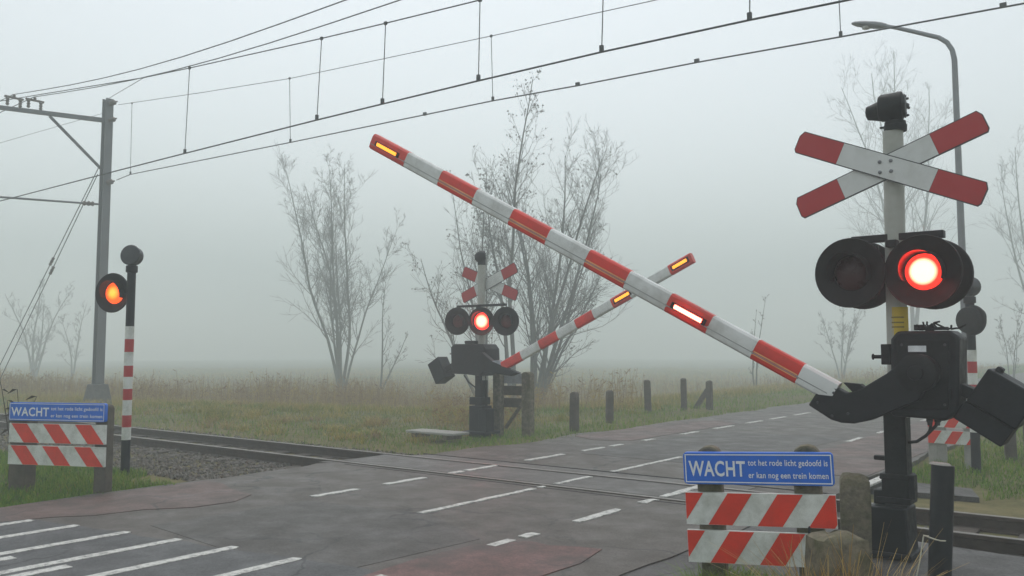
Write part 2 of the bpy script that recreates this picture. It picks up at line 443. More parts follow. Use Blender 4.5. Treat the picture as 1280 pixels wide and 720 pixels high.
def stones(name, spots, smin, smax, m):
    V, Fs, T = [], [], []
    base = [Vector(p) for p in ((1,0,0),(-1,0,0),(0,1,0),(0,-1,0),(0,0,1),(0,0,-1))]
    tri = [(0,2,4),(2,1,4),(1,3,4),(3,0,4),(2,0,5),(1,2,5),(3,1,5),(0,3,5)]
    for (x, y, z) in spots:
        s = rnd.uniform(smin, smax); q = Quaternion((rnd.gauss(0,1), rnd.gauss(0,1), rnd.gauss(0,1), rnd.gauss(0,1))).normalized()
        k = len(V); sx, sy, sz = s*rnd.uniform(.7,1.3), s*rnd.uniform(.7,1.2), s*rnd.uniform(.5,1.)
        for p in base:
            w = q @ Vector((p.x*sx*rnd.uniform(.7,1.2), p.y*sy*rnd.uniform(.7,1.2), p.z*sz*rnd.uniform(.7,1.2)))
            V.append((w.x + x, w.y + y, w.z + z))
        t = rnd.random()
        for f in tri: Fs.append(tuple(k + i for i in f)); T.append(t)
    return mesh_tinted(name, V, Fs, T, m)
spots = []
for i in range(26000):
    u = rnd.random(); x = -10.2 - 42 * u**1.7
    y = rnd.uniform(6.7, 11.3)
    if x > -10.9 and y > 8.2 and y < 10.9: continue
    if y < 7.2 and x > -10.4 - (7.2-y)*.4: continue
    if abs(y - YN) < .09 or abs(y - YF) < .09: continue
    z = height(x, y) + rnd.uniform(-.01, .03)
    spots.append((x, y, z - (.03 if 9.1 < y < 10.1 else 0)))
for i in range(4500):
    x = rnd.uniform(-3.3, 7); y = rnd.uniform(8.3, 11.2)
    if abs(y - YN) < .09 or abs(y - YF) < .09: continue
    spots.append((x, y, height(x, y) - .03 + rnd.uniform(-.02, .02)))
tag(stones('ballast_gravel', spots, .018, .042, M_stone), 'grey brown crushed stone ballast around the rails', 'ballast', kind='stuff')

def blades(name, spots, m, label, cat):
    """spots: (x, y, z, height, width, lean, tint)"""
    V, Fs, T = [], [], []
    for (x, y, z, h, w, lean, t) in spots:
        a = rnd.uniform(0, 6.283); dx, dy = math.cos(a) * w / 2, math.sin(a) * w / 2
        c = rnd.uniform(0, 6.283); lx, ly = math.cos(c) * lean * h, math.sin(c) * lean * h
        k = len(V)
        V += [(x-dx, y-dy, z), (x+dx, y+dy, z), (x+dx*.75+lx*.35, y+dy*.75+ly*.35, z+h*.6), (x-dx*.75+lx*.35, y-dy*.75+ly*.35, z+h*.6), (x+lx, y+ly, z+h*(1-.3*lean))]
        Fs += [(k, k+1, k+2, k+3), (k+3, k+2, k+4)]; T += [t, t]
    return tag(mesh_tinted(name, V, Fs, T, m), label, cat, kind='stuff')

def clump(x, y, s, seed=0.0):
    return .5 + .25 * math.sin(x * s + 1.3 * math.sin(y * s * .7 + seed)) + .25 * math.sin(y * s * 1.3 + 1.7 * math.sin(x * s * .6 + seed))

# near verge on the far-left roadside
S = []
for i in range(42000):
    x = -10.05 - 7.5 * rnd.random()**1.4; y = rnd.uniform(1.5, 6.9)
    if y > 6.0 + .9 * clump(x, y, 2.3) - (0 if x < -10.6 else (x + 10.6) * .4): continue
    if x > -10.28 + .2 * clump(x, y, 3.1): continue
    g = clump(x, y, 2.6, 1)
    S.append((x, y, height(x, y) - .01, rnd.uniform(.06, .16) * (.6 + .9 * g), rnd.uniform(.006, .012), rnd.uniform(.2, .9), min(1, max(0, .25 + .35 * g + rnd.gauss(0, .2)))))
blades('verge_grass', S, M_green, 'short green grass on the verge below the smaller blue sign', 'grass')
# field beyond the track
S = []; S2 = []
while len(S) < 165000:
    px = rnd.uniform(-140, 1420); d = 13.5 * (150 / 13.5) ** rnd.random()
    p = far(px, d)
    if p.y < 10.9 or p.x > -9.6: continue
    road = p.x > -12.2 - max(0, (p.y - 14)) * .03
    if p.y < 11.8 and rnd.random() < .6: continue
    g = .55 * clump(p.x, p.y, .55) + .45 * clump(p.x, p.y, 1.9, 3); g2 = clump(p.x, p.y, .13, 2)
    k = max(1, d / 22)
    if road or p.y < 13.5 and rnd.random() < .75 or g < .34 and d < 30:
        S.append((p.x, p.y, height(p.x, p.y) - .02, rnd.uniform(.07, .2) * (.7 + .6 * g) * k**.5, rnd.uniform(.007, .013) * k, rnd.uniform(.2, .9), -1 + min(.99, max(0, .3 + .35 * g + rnd.gauss(0, .2)))))
    else:
        S.append((p.x, p.y, height(p.x, p.y) - .02, rnd.uniform(.16, .42) * (.40 + .8 * g) * k**.3 * min(1, max(.38, (d - 13) / 17)), rnd.uniform(.008, .014) * k, rnd.uniform(.2, 1.0), min(1, max(0, -.42 + .35 * g2 + .75 * g + .42 * min(1, d / 45) + rnd.gauss(0, .16)))))
for i in range(420):
    d = 14 * (44 / 14) ** rnd.random(); p = far(rnd.uniform(-60, 900), d)
    if p.y < 11.8 or p.x > -11.9: continue
    rr = rnd.uniform(.12, .34) * (1 + d / 60); hh_ = rnd.uniform(.22, .50); tt = min(1, max(.1, rnd.gauss(.58, .2)))
    for k in range(int(70 * rr / .25)):
        a_ = rnd.uniform(0, 6.283); q = rr * rnd.random() ** .7; x_, y_ = p.x + q * math.cos(a_), p.y + q * math.sin(a_)
        S.append((x_, y_, height(x_, y_) - .02, hh_ * rnd.uniform(.5, 1.1) * (1 - .4 * q / rr), rnd.uniform(.008, .013) * max(1, d / 24), rnd.uniform(.4, 1.3), min(1, max(0, tt + rnd.gauss(0, .1)))))
GR = [s[:6] + (s[6] + 1,) for s in S if s[6] < 0]
blades('field_grass', [s for s in S if s[6] >= 0], M_tawny, 'tawny overgrown meadow grass fading into the fog beyond the track', 'grass')
blades('roadside_grass', GR, M_green, 'low green grass along the far roadside by the wooden posts', 'grass')
# grass right of the road, past the track
S = []
for i in range(52000):
    px = rnd.uniform(1080, 1420); d = 10.6 * (60 / 10.6) ** rnd.random(); p = far(px, d)
    if p.x < RX1 + .18 + .15 * clump(p.x, p.y, 2) or p.y < 11.35 or (p.x < -1.9 and p.y < 12.6): continue
    g = clump(p.x, p.y, 1.5); k = max(1, d / 20)
    S.append((p.x, p.y, height(p.x, p.y) - .02, rnd.uniform(.06, .17) * (.6 + .8 * g), rnd.uniform(.006, .012) * k, rnd.uniform(.2, .9), min(1, max(0, .2 + .4 * g + rnd.gauss(0, .18)))))
blades('lawn_grass', S, M_green, 'bright green grass patch behind the black drive box and black bollard', 'grass')
# grass and straw at the foot of the near sign
SG = far(940, 5.45); SP = far(1037, 4.98)
S = []
for i in range(9000):
    x = SG.x + rnd.uniform(-.6, .6); y = SG.y + rnd.uniform(-.6, .6)
    g = clump(x, y, 5)
    if math.hypot(x - SG.x, y - SG.y) > .42 + .2 * g: continue
    S.append((x, y, -.02, rnd.uniform(.14, .43) * (.7 + .35 * g), rnd.uniform(.004, .008), rnd.uniform(.2, .8), min(1, max(0, .3 + .3 * g + rnd.gauss(0, .15)))))
blades('foot_grass', S, M_green, 'tuft of green grass under the larger blue warning sign', 'grass')
V, Fs, T = [], [], []
for i in range(900):
    a = rnd.uniform(0, 6.283); rr = rnd.random()**.6
    a = rnd.gauss(-1.25, .8)
    x0, y0 = SP.x + (.15 + .16 * rr) * math.cos(a), SP.y + (.15 + .16 * rr) * math.sin(a)
    L = rnd.uniform(.30, .76) * (1 if rnd.random() < .8 else 1.25); c = rnd.gauss(a, .9); bend = rnd.uniform(.2, .85); w = rnd.uniform(.0022, .0055)
    pts = []
    for k in range(5):
        t = k / 4
        pts.append(Vector((x0 + math.cos(c) * bend * L * t * t * .8, y0 + math.sin(c) * bend * L * t * t * .8, -.03 + L * (t - .42 * bend * t * t))))
    sx, sy = -math.sin(c) * w, math.cos(c) * w; k0 = len(V); t_ = min(1, max(0, rnd.gauss(.45, .25)))
    for k, p in enumerate(pts):
        q = 1 - k / 5
        V += [(p.x - sx * q, p.y - sy * q, p.z), (p.x + sx * q, p.y + sy * q, p.z)]
    for k in range(4): Fs.append((k0+2*k, k0+2*k+1, k0+2*k+3, k0+2*k+2)); T.append(t_)
tag(mesh_tinted('dry_grass', V, Fs, T, M_dry), 'straw coloured dead grass heaped around the short mossy stone post', 'grass', kind='stuff')
# tall dry stalks in the field
V, Fs, T = [], [], []
def stalks(px0, px1, d0, d1, n_, h0, h1):
    for i in range(n_):
        p = far(rnd.uniform(px0, px1), rnd.uniform(d0, d1)); h = rnd.uniform(h0, h1) * rnd.uniform(.6, 1); z = height(p.x, p.y) - .02
        g = clump(p.x, p.y, .9, 4)
        if g < rnd.random() * .8 or p.x > -10.6: continue
        w = .007 * d0 / 28; lx, ly = rnd.gauss(0, .16) * h, rnd.gauss(0, .16) * h; k = len(V); t = min(1, max(0, rnd.gauss(.92, .14)))
        ca, sa = math.cos(YAW), math.sin(YAW)
        V.extend([(p.x - w*ca, p.y - w*sa, z), (p.x + w*ca, p.y + w*sa, z), (p.x + lx + w*ca*.5, p.y + ly + w*sa*.5, z + h), (p.x + lx - w*ca*.5, p.y + ly - w*sa*.5, z + h)])
        Fs.append((k, k+1, k+2, k+3)); T.append(t)
        for j in range(3):                                           # seed heads and dead leaves
            u = rnd.uniform(.45, 1); c = rnd.uniform(0, 6.28); L = rnd.uniform(.05, .2); k = len(V)
            q = Vector((p.x + lx*u, p.y + ly*u, z + h*u))
            V.extend([tuple(q), (q.x + math.cos(c)*L, q.y + math.sin(c)*L, q.z + L*rnd.uniform(-.2, .9)), (q.x + math.cos(c)*L*.6, q.y + math.sin(c)*L*.6, q.z + L*.2 - 1.5*w)])
            Fs.append((k, k+1, k+2)); T.append(t)
stalks(-40, 520, 36, 60, 4200, .5, 1.15)
stalks(-60, 560, 55, 80, 4500, .5, 1.3)
stalks(560, 1250, 50, 80, 2500, .5, 1.2)
stalks(660, 800, 26, 36, 500, .6, 1.5)
stalks(330, 500, 34, 46, 1500, .9, 1.7)
stalks(140, 560, 30, 46, 2600, .6, 1.35)
stalks(-60, 140, 34, 60, 1200, .7, 1.4)
stalks(520, 700, 28, 45, 1300, .5, 1.1)
stalks(540, 660, 20, 27, 500, .35, .7)
tag(mesh_tinted('dry_stalks', V, Fs, T, M_tawny), 'brown dead stalks and reeds standing in the misty field', 'reeds', kind='stuff')

# ------------------------------------------------------------------ trees
def tree(name, label, base, stems, h, seed, depth, spread=.25, twig=1.0, leafy=0, group=None, nbr=13, r0=None, curve=.5, sub=5, low=.18, asc=1.0):
    """stems: (outward lean at the ground, azimuth, length factor)"""
    r = random.Random(seed)
    base = Vector((base[0], base[1], height(base[0], base[1])))
    root = thing(name, label, 'tree', base, 0, group)
    T, C, L = MB(), MB(), []
    minr = .0066 * max(1, depth / 36)
    def grow(p, d, length, rad, n_, up, wob):
        pts = [p.copy()]; d = d.normalized()
        for i in range(n_):
            d = (d + Vector((r.gauss(0, wob), r.gauss(0, wob), r.gauss(0, wob) + up))).normalized()
            p = p + d * (length / n_); pts.append(p.copy())
        return pts, [max(minr * .8, rad * (1 - .86 * (i / n_) ** .9)) for i in range(n_ + 1)]
    for (lean, az, f) in stems:
        d = Vector((math.sin(lean) * math.cos(az), math.sin(lean) * math.sin(az), math.cos(lean)))
        ln = h * f; rad = (r0 or .012 * h) * (.65 + .4 * f) * r.uniform(.85, 1.1)
        p0 = Vector((math.cos(az) * .12 * min(1, lean * 5), math.sin(az) * .12 * min(1, lean * 5), -.15))
        pts, rs = grow(p0, d, ln, rad, 12, .035 * curve, .045)
        rs[0] *= 1.25
        T.tube(pts, rs, 7, caps=True)
        for k in range(int(nbr * (.6 + .5 * f))):
            t = low + (1 - low) * r.random() ** .85; i = min(11, int(t * 12)); q = pts[i].lerp(pts[i+1], t * 12 - i)
            axis = (pts[i+1] - pts[i]).normalized(); side = axis.orthogonal().normalized()
            side.rotate(Quaternion(axis, r.uniform(0, 6.283)))
            ang = r.uniform(.45, .9) * asc
            bl = ln * spread * (1.1 - .75 * t) * r.uniform(.6, 1.3)
            bp, br = grow(q, axis * math.cos(ang) + side * math.sin(ang), bl, max(minr, rs[i] * .42), 7, .11, .10)
            C.tube(bp, br, 4, caps=False)
            for s in range(sub):
                u = r.uniform(.2, 1); j = min(6, int(u * 7)); w = bp[j].lerp(bp[j+1], min(1, u * 7 - j))
                ax2 = (bp[j+1] - bp[j]).normalized(); sd = ax2.orthogonal().normalized(); sd.rotate(Quaternion(ax2, r.uniform(0, 6.283)))
                a2 = r.uniform(.4, .95)
                tl = bl * r.uniform(.22, .5)
                tp, trr = grow(w, ax2 * math.cos(a2) + sd * math.sin(a2), tl, max(minr * .9, br[j] * .6), 4, .10, .14)
                C.tube(tp, trr, 3, caps=False)
                for e in range(2):
                    jj = r.randint(1, 3); ax3 = (tp[jj+1] - tp[jj]).normalized(); s3 = ax3.orthogonal().normalized(); s3.rotate(Quaternion(ax3, r.uniform(0, 6.283)))
                    t3, r3 = grow(tp[jj], ax3 * .75 + s3 * .65, tl * r.uniform(.3, .6), minr * .75, 2, .08, .15)
                    C.tube(t3, r3, 3, caps=False)
                    if leafy and r.random() < leafy * (.3 + t): L.append(t3[-1])
                if leafy and r.random() < leafy: L.append(tp[-1])
    T.build('trunk', M_bark, root, smooth=60, fix=False)
    C.build('crown', M_twig, root, smooth=60, fix=False)
    if L:
        B = MB()
        for p in L:
            for q in range(r.randint(1, 2)):
                s = r.uniform(.07, .13); c = r.uniform(0, 6.28)
                a = Vector((math.cos(c), math.sin(c), r.uniform(-.3, .3))) * s * .45; dn = Vector((r.gauss(0, .3), r.gauss(0, .3), -1)) * s
                p2 = p + Vector((r.gauss(0, .05), r.gauss(0, .05), 0))
                B.add([p2, p2 + a + dn * .5, p2 + dn, p2 - a + dn * .5], [(0, 1, 2, 3)])
        B.build('withered_leaves', M_leafbrown, root, smooth=0, fix=False)
    return root
ca = YAW  # azimuth of the picture's right hand side
tree('bare_tree', 'tall bare tree with many upright stems from one base, nearest the striped boom tip', far(428, 60), [(.05, ca, 1.0), (.12, ca + .15, .97), (.025, ca + 2.6, .95), (.10, ca + 3.1, 1.0), (.15, ca + 3.3, .88), (.22, ca - .2, .78), (.03, ca + 4.4, .72)], 16.6, 11, 60, .27, nbr=27, r0=0.115, sub=7, low=.2, asc=.95)
tree('young_tree', 'slim leaning bare young tree beside the tall many stemmed tree', far(474, 60), [(.16, ca + .1, 1.0), (.30, ca + .2, .6)], 8.1, 12, 60, .24, nbr=11, r0=0.091)
tree('leafy_tree', 'tallest straight tree behind the barrier with withered leaves at its top', far(643, 43), [(.025, ca, 1.0), (.13, ca + 3.0, .66)], 17.2, 21, 43, .22, leafy=.5, nbr=28, r0=0.147, sub=6, low=.28)
tree('spreading_tree', 'broad bare tree with fanned out stems rising behind the striped booms', far(668, 44), [(.26, ca + .1, .95), (.16, ca - .1, 1.0), (.10, ca + .2, 1.0), (.02, ca + .3, .97), (.32, ca + .2, .78), (.12, ca + 2.7, .9), (.38, ca - .2, .6)], 13.6, 22, 44, .33, leafy=.05, nbr=28, r0=0.13, sub=7, low=.15)
tree('low_tree', 'lower bushy tree with a few withered leaves behind the far signal post', far(607, 44), [(.14, ca + 3.2, 1.0), (.28, ca + 3.0, .85), (.05, ca + 2.9, .97), (.36, ca + 3.3, .7), (.10, ca + .2, .7)], 12.4, 23, 44, .32, leafy=.14, nbr=20, r0=0.104, sub=6, low=.2)
tree('misty_tree', 'faint forked tree in the fog behind the stay wires of the mast', far(45, 96), [(.22, ca, 1.0), (.05, ca + .4, 1.0), (.18, ca + 3.1, .95), (.10, ca + 1.5, .85)], 10.7, 31, 96, .26, nbr=14, r0=0.169)
tree('misty_tree', 'faint slender tree in the fog beside the overhead line mast', far(93, 99), [(.10, ca, 1.0), (.08, ca + 3., .8)], 8.9, 32, 99, .25, nbr=12, r0=0.130)
tree('tall_misty_tree', 'very tall faint tree in the fog behind the diagonal cross', far(1138, 88), [(.05, ca, 1.0), (.13, ca + 3.1, .9), (.16, ca + .2, .9), (.07, ca + 1.6, .95)], 36.0, 41, 88, .26, nbr=22, r0=0.259, sub=6, low=.22)
tree('misty_shrub', 'faint low bare tree behind the arm of the near boom', far(1050, 84), [(.10, ca, 1.0), (.25, ca + 3.1, .9), (.04, ca + 1, 1.0), (.28, ca + .1, .85)], 8.2, 42, 84, .26, nbr=13, r0=0.091)
tree('misty_sapling', 'thin faint sapling in the fog below the middle of the near boom', far(943, 52), [(.05, ca + .4, 1.0), (.07, ca + 3.0, .85)], 5.9, 43, 52, .13, nbr=8, r0=0.058)
tree('edge_tree', 'bare tree whose twigs enter the frame beside the street lamp', far(1316, 74), [(.10, ca + 3.1, 1.0), (.2, ca + 3.0, .85), (.05, ca, .9), (.24, ca + 3.4, .7)], 20.5, 44, 74, .28, nbr=17, r0=0.168)
tree('edge_shrub', 'bare shrub rising behind the black counterweight', far(1262, 52), [(.08, ca, 1.0), (.16, ca + 3., .85), (.25, ca + .5, .8)], 4.6, 45, 52, .3, nbr=9, r0=0.038)

# ------------------------------------------------------------------ text
def text_mesh(body, bold=0.0, spacing=1.0):
    cu = bpy.data.curves.new('lettering', 'FONT'); cu.body = body; cu.offset = bold; cu.space_character = spacing; cu.extrude = 0; cu.resolution_u = 3
    o = bpy.data.objects.new('lettering', cu); COL.objects.link(o)
    dg = bpy.context.evaluated_depsgraph_get(); dg.update()
    me = bpy.data.meshes.new_from_object(o.evaluated_get(dg)); bpy.data.objects.remove(o); bpy.data.curves.remove(cu)
    return [v.co.copy() for v in me.vertices], [tuple(p.vertices) for p in me.polygons]
def put_text(mb, body, x0, x1, z0, z1, y, bold=0.0, spacing=1.0, m=0, ref=None):
    vs, fs = text_mesh(body, bold, spacing)
    lo = min(v.x for v in vs); hi = max(v.x for v in vs)
    bl, bh = ref if ref else (min(v.y for v in vs), max(v.y for v in vs))
    mb.add([((v.x - lo) / (hi - lo) * (x1 - x0) + x0, y, (v.y - bl) / (bh - bl) * (z1 - z0) + z0) for v in vs], fs, m)

def clip(poly, x0, x1, z0, z1):
    def cut(P, ins, inter):
        out = []
        for i in range(len(P)):
            a, c = P[i-1], P[i]
            if ins(c):
                if not ins(a): out.append(inter(a, c))
                out.append(c)
            elif ins(a): out.append(inter(a, c))
        return out
    def ix(v): return lambda a, c: (v, a[1] + (c[1]-a[1]) * (v-a[0]) / (c[0]-a[0]))
    def iz(v): return lambda a, c: (a[0] + (c[0]-a[0]) * (v-a[1]) / (c[1]-a[1]), v)
    for ins, f in ((lambda p: p[0] >= x0, ix(x0)), (lambda p: p[0] <= x1, ix(x1)), (lambda p: p[1] >= z0, iz(z0)), (lambda p: p[1] <= z1, iz(z1))):
        if len(poly) < 3: return []
        poly = cut(poly, ins, f)
    return poly

def warning_fence(label, loc, rz, W, top, sign_h, gaps, board_h, period, duty, slant, phase, post_w, post_x, post_top, mats, cut_right=0, text=True, brace=False, post_rot=0):
    """local frame: front faces -Y, X along the sign, origin on the ground at its middle"""
    t = thing('warning_fence', label, 'warning sign', loc, rz, 'striped warning fences with blue panels')
    m_post, m_blue, m_white, m_red = mats
    for k, px in enumerate(post_x):
        mb = MB(); hw = post_w[k] / 2; pt = post_top[k]
        prof = [(-hw, -.35), (hw, -.35), (hw, pt - .05), (hw*.7, pt - .012), (hw*.2, pt), (-hw*.35, pt - .006), (-hw*.8, pt - .03), (-hw, pt - .07)]
        mb.prism([(px + a, z) for a, z in prof], .03, .03 + max(.12, post_w[k] * .8))
        mb.build('post', m_post, t, bevel=.015)
    z1 = top; z0 = top - sign_h
    mb = MB(); r_ = .025; poly = []
    for cx, cz, a0 in ((W/2 - r_, z1 - r_, 0), (-W/2 + r_, z1 - r_, 90), (-W/2 + r_, z0 + r_, 180), (W/2 - r_, z0 + r_, 270)):
        for k in range(5):
            a = R(a0 + k * 22.5); poly.append((cx + r_ * math.cos(a), cz + r_ * math.sin(a)))
    mb.prism(poly, -.022, .028)
    p = mb.build('sign_panel', m_blue, t, bevel=.004)
    if text:
        mb = MB(); i0 = .012; i1 = .019                              # thin white line round the panel
        outer = [(-W/2+i0, z0+i0), (W/2-i0, z0+i0), (W/2-i0, z1-i0), (-W/2+i0, z1-i0)]
        inner = [(-W/2+i1, z0+i1), (W/2-i1, z0+i1), (W/2-i1, z1-i1), (-W/2+i1, z1-i1)]
        for k in range(4):
            q = (k + 1) % 4
            mb.add([(a[0], -.0245, a[1]) for a in (outer[k], outer[q], inner[q], inner[k])], [(0, 1, 2, 3)])
        s = sign_h
        put_text(mb, 'WACHT', -W/2 + .035, -W/2 + .425 * W, z0 + .25 * s, z0 + .74 * s, -.025, .022, 1.08)
        put_text(mb, 'tot het rode licht gedoofd is', -W/2 + .445 * W, W/2 - .035, z0 + .60 * s, z0 + .79 * s, -.025, .012, 1.05, ref=(-.0, .73))
        put_text(mb, 'er kan nog een trein komen', -W/2 + .445 * W, W/2 - .035, z0 + .22 * s, z0 + .41 * s, -.025, .012, 1.05, ref=(-.0, .73))
        mb.build('lettering', M_bluewhite, p, smooth=0, fix=False)
    z = z0
    for k in range(2):
        zt = z - gaps[k]; zb = zt - board_h; z = zb
        mb = MB(); xr_ = W/2 - (cut_right if k else 0)
        mb.box(((-W/2 + xr_) / 2, .008, (zt + zb) / 2), (xr_ + W/2, .03, board_h))
        x = -W/2 + phase - 2 * period
        while x < W:
            q = clip([(x - slant, zb), (x + duty - slant, zb), (x + duty, zt), (x, zt)], -W/2 + .002, xr_ - .002, zb + .002, zt - .002)
            if len(q) >= 3: mb.add([(a, -.010, c) for a, c in q], [tuple(range(len(q)))], 1)
            x += period
        mb.build('board', [m_white, m_red, M_galv], t, smooth=0)
    if brace:
        mb = MB(); ang = math.atan2(.5, .42)
        mb.box((.02, .05, .34), (.72, .05, .07), Matrix.Rotation(ang, 3, 'Y'))
        mb.build('brace', m_post, t, bevel=.006)
    return t
pl = far(859, 5.76); prr = far(1045, 5.42)
W1 = (prr - pl).length; SIGN = (pl + prr) / 2
wf = warning_fence('larger blue sign reading WACHT over red and white boards, amid dry grass', SIGN, math.atan2(prr.y - pl.y, prr.x - pl.x), W1, 1.052, .208, (.056, .036), .208, W1*.333, W1*.164, .137, -.035, (.16, .17), (-W1/2 + .155, W1/2 - .165), (1.085, 1.09), (M_moss, M_blue, M_boardwhite, M_boardred))
wf.rotation_euler[1] = R(-2.2)
d0 = 10.6
pl = far(18, d0 + .15); prr = far(137, d0 - .15)
W2 = (prr - pl).length; rz2 = math.atan2(prr.y - pl.y, prr.x - pl.x)
warning_fence('smaller blue sign reading WACHT over backward leaning red stripes on the grass verge', (pl + prr) / 2, rz2, W2, 1.075, .225, (.035, .035), .235, W2 * .333, W2 * .165, -W2 * .14, .03, (.24, .17), (-W2/2 + .1, W2/2 - .09), (1.07, 1.06), (M_wood, M_blue, M_boardwhite, M_boardred))
warning_fence('weathered warning fence seen from its grey back next to the far signal', (-11.18, 14.72, 0), math.pi, .92, 1.24, .22, (.05, .06), .2, .3, .15, .12, .02, (.22, .2), (-.40, .40), (1.28, 1.25), (M_moss, M_back, M_wood, M_wood), text=False, brace=True)
warning_fence('mostly hidden orange striped warning fence behind the black drive box', (-2.72, 14.6, 0), 0, .62, .98, .18, (.06, .05), .2, .3, .15, .12, .05, (.14, .12), (-.25, .24), (1.0, 1.0), (M_conc, M_back, M_boardwhite, M_boardred), text=False)

# ------------------------------------------------------------------ posts, bollards and slab
def post(name, label, base, w, h, m, group=None, rz=0, cap=.04, lean=0, cat='post'):
    mb = MB(); r = random.Random(int(abs(base[0] * 91 + base[1] * 37)))
    prof = [(-.5, 1 - .0), (.5, 1)]
    a = w / 2; rings = []
    zs = [-.35, 0, h * .35, h * .7, h - cap, h - cap * .3, h]
    sc_ = [1, 1, .98, 1.01, .96, .75, .35]
    for z, s in zip(zs, sc_):
        ring = []
        for kx, ky in ((-1,-1),(-.5,-1.06),(.5,-1.05),(1,-1),(1.05,-.4),(1.04,.5),(1,1),(.4,1.05),(-.5,1.05),(-1,1),(-1.05,.4),(-1.04,-.5)):
            ring.append((a*s*kx*r.uniform(.93,1.07) + lean*z, a*s*ky*r.uniform(.93,1.07), z + (r.uniform(-.012,.012) if z > 0 else 0)))
        rings.append(ring)
    V = [p for q in rings for p in q]; n = 12
    Fs = [(i*n+k, i*n+(k+1)%n, (i+1)*n+(k+1)%n, (i+1)*n+k) for i in range(len(rings)-1) for k in range(n)]
    Fs.append(tuple((len(rings)-1)*n + k for k in range(n)))
    mb.add(V, Fs)
    o = mb.build(name, m, smooth=50); o.location = base; o.rotation_euler = (0, 0, rz)
    return tag(o, label, cat, group)
post('stone_post', 'tall square mossy concrete post between the larger blue sign and the signal pole', far(1062, 6.9), .215, .73, M_moss, 'mossy stone posts', .3)
post('stone_post', 'short broad mossy stone post sunk in the straw coloured grass', far(1037, 4.98), .26, .665, M_moss, 'mossy stone posts', .75, cap=.03)
for i, (px, pt, pb, w, lab) in enumerate(((718, 490, 535, 9, 'wooden roadside post closest to the far barrier, alone on the green verge'), (762, 488, 525, 8, 'second wooden roadside post counted from the far barrier'), (810, 475, 516, 8, 'third wooden roadside post counted from the far barrier'), (855, 473, 513, 7, 'fourth wooden roadside post from the far barrier, standing straight'))):
    p = ground(px, pb); d = F * CAM_Z / (pb - HOR)
    post('fence_post', lab, p, w * d / F, (pb - pt) * d / F, M_wood, 'wooden posts along the far roadside', rnd.uniform(0, 1), lean=rnd.uniform(-.02, .02))
p = ground(887, 511); d = F * CAM_Z / 71
t = thing('fence_post', 'last wooden roadside post in the fog, propped by a slanting stay', 'post', p, 0, 'wooden posts along the far roadside')
o = post('upright', None, (0, 0, 0), .16, .84, M_wood, cat=None); o.parent = t
mb = MB(); mb.box((-.25, -.03, .27), (.14, .1, .75), Matrix.Rotation(R(35), 3, 'Y')); mb.build('stay', M_wood, t, bevel=.01)
post('field_post', 'wooden post in the grass beneath the black counterweight', far(1256, 14.2), .17, .85, M_wood, 'wooden posts beneath the counterweight', .2)
post('field_post', 'wooden post at the picture edge beyond the counterweight', far(1282, 13.6), .17, .9, M_wood, 'wooden posts beneath the counterweight', .4)
post('grey_post', 'slim pale grey post standing on the grass behind the black drive box', far(1172, 13.4), .12, .62, M_conc, None, .1)

t = thing('bollard', 'black cylindrical bollard beside the near signal pole, tied with pale cord', 'bollard', far(1158, 6.15))
mb = MB(); mb.lathe((0, 0, -.3), (.055, .03, 1), [(0, .078), (1.19, .076), (1.20, .073)], 24); mb.build('body', mat('black_bollard_plastic', (.011, .012, .014), .5, var=.25, dirt=(.03, .03, .027), dirt_amt=.5, dirt_scale=5, spec=.3), t, bevel=0)
mb = MB(); mb.lathe((.05, .028, .902), (.055, .03, 1), [(0, .071), (.012, .06)], 24); mb.build('cap', M_conc, t)
mb = MB(); mb.tube([(.082 * math.cos(a) + .012, .082 * math.sin(a) + .006, .395 + .01 * math.sin(a * 2)) for a in [k * .3491 for k in range(19)]], .005, 5)
mb.tube([(-.066, -.02, .395), (-.09, -.05, .22), (-.125, -.07, .05), (-.15, -.09, -.01)], .005, 5)
mb.build('cord', M_cord, t)
mb = MB(); mb.lathe((0, 0, -.2), (0, 0, 1), [(0, .011), (.55, .0095), (.86, .008), (.87, .003)], 8)
o = mb.build('iron_rod', M_black2); o.location = far(1005, 5.15); tag(o, 'thin dark upright rod in front of the striped boards', 'rod')
t = thing('concrete_slab', 'flat pale concrete slab resting on the grass beside the far signal foot', 'slab', (-11.86, 12.96, 0))
mb = MB(); mb.box((0, 0, .075), (1.3, .5, .05)); mb.build('cover', mat('pale_concrete', (.33, .33, .30), .8, var=.1, bump=.3), t, bevel=.012)
mb = MB(); mb.box((-.45, 0, .02), (.12, .45, .12)); mb.box((.4, 0, .02), (.14, .45, .12)); mb.build('footing', M_moss, t, bevel=.01)

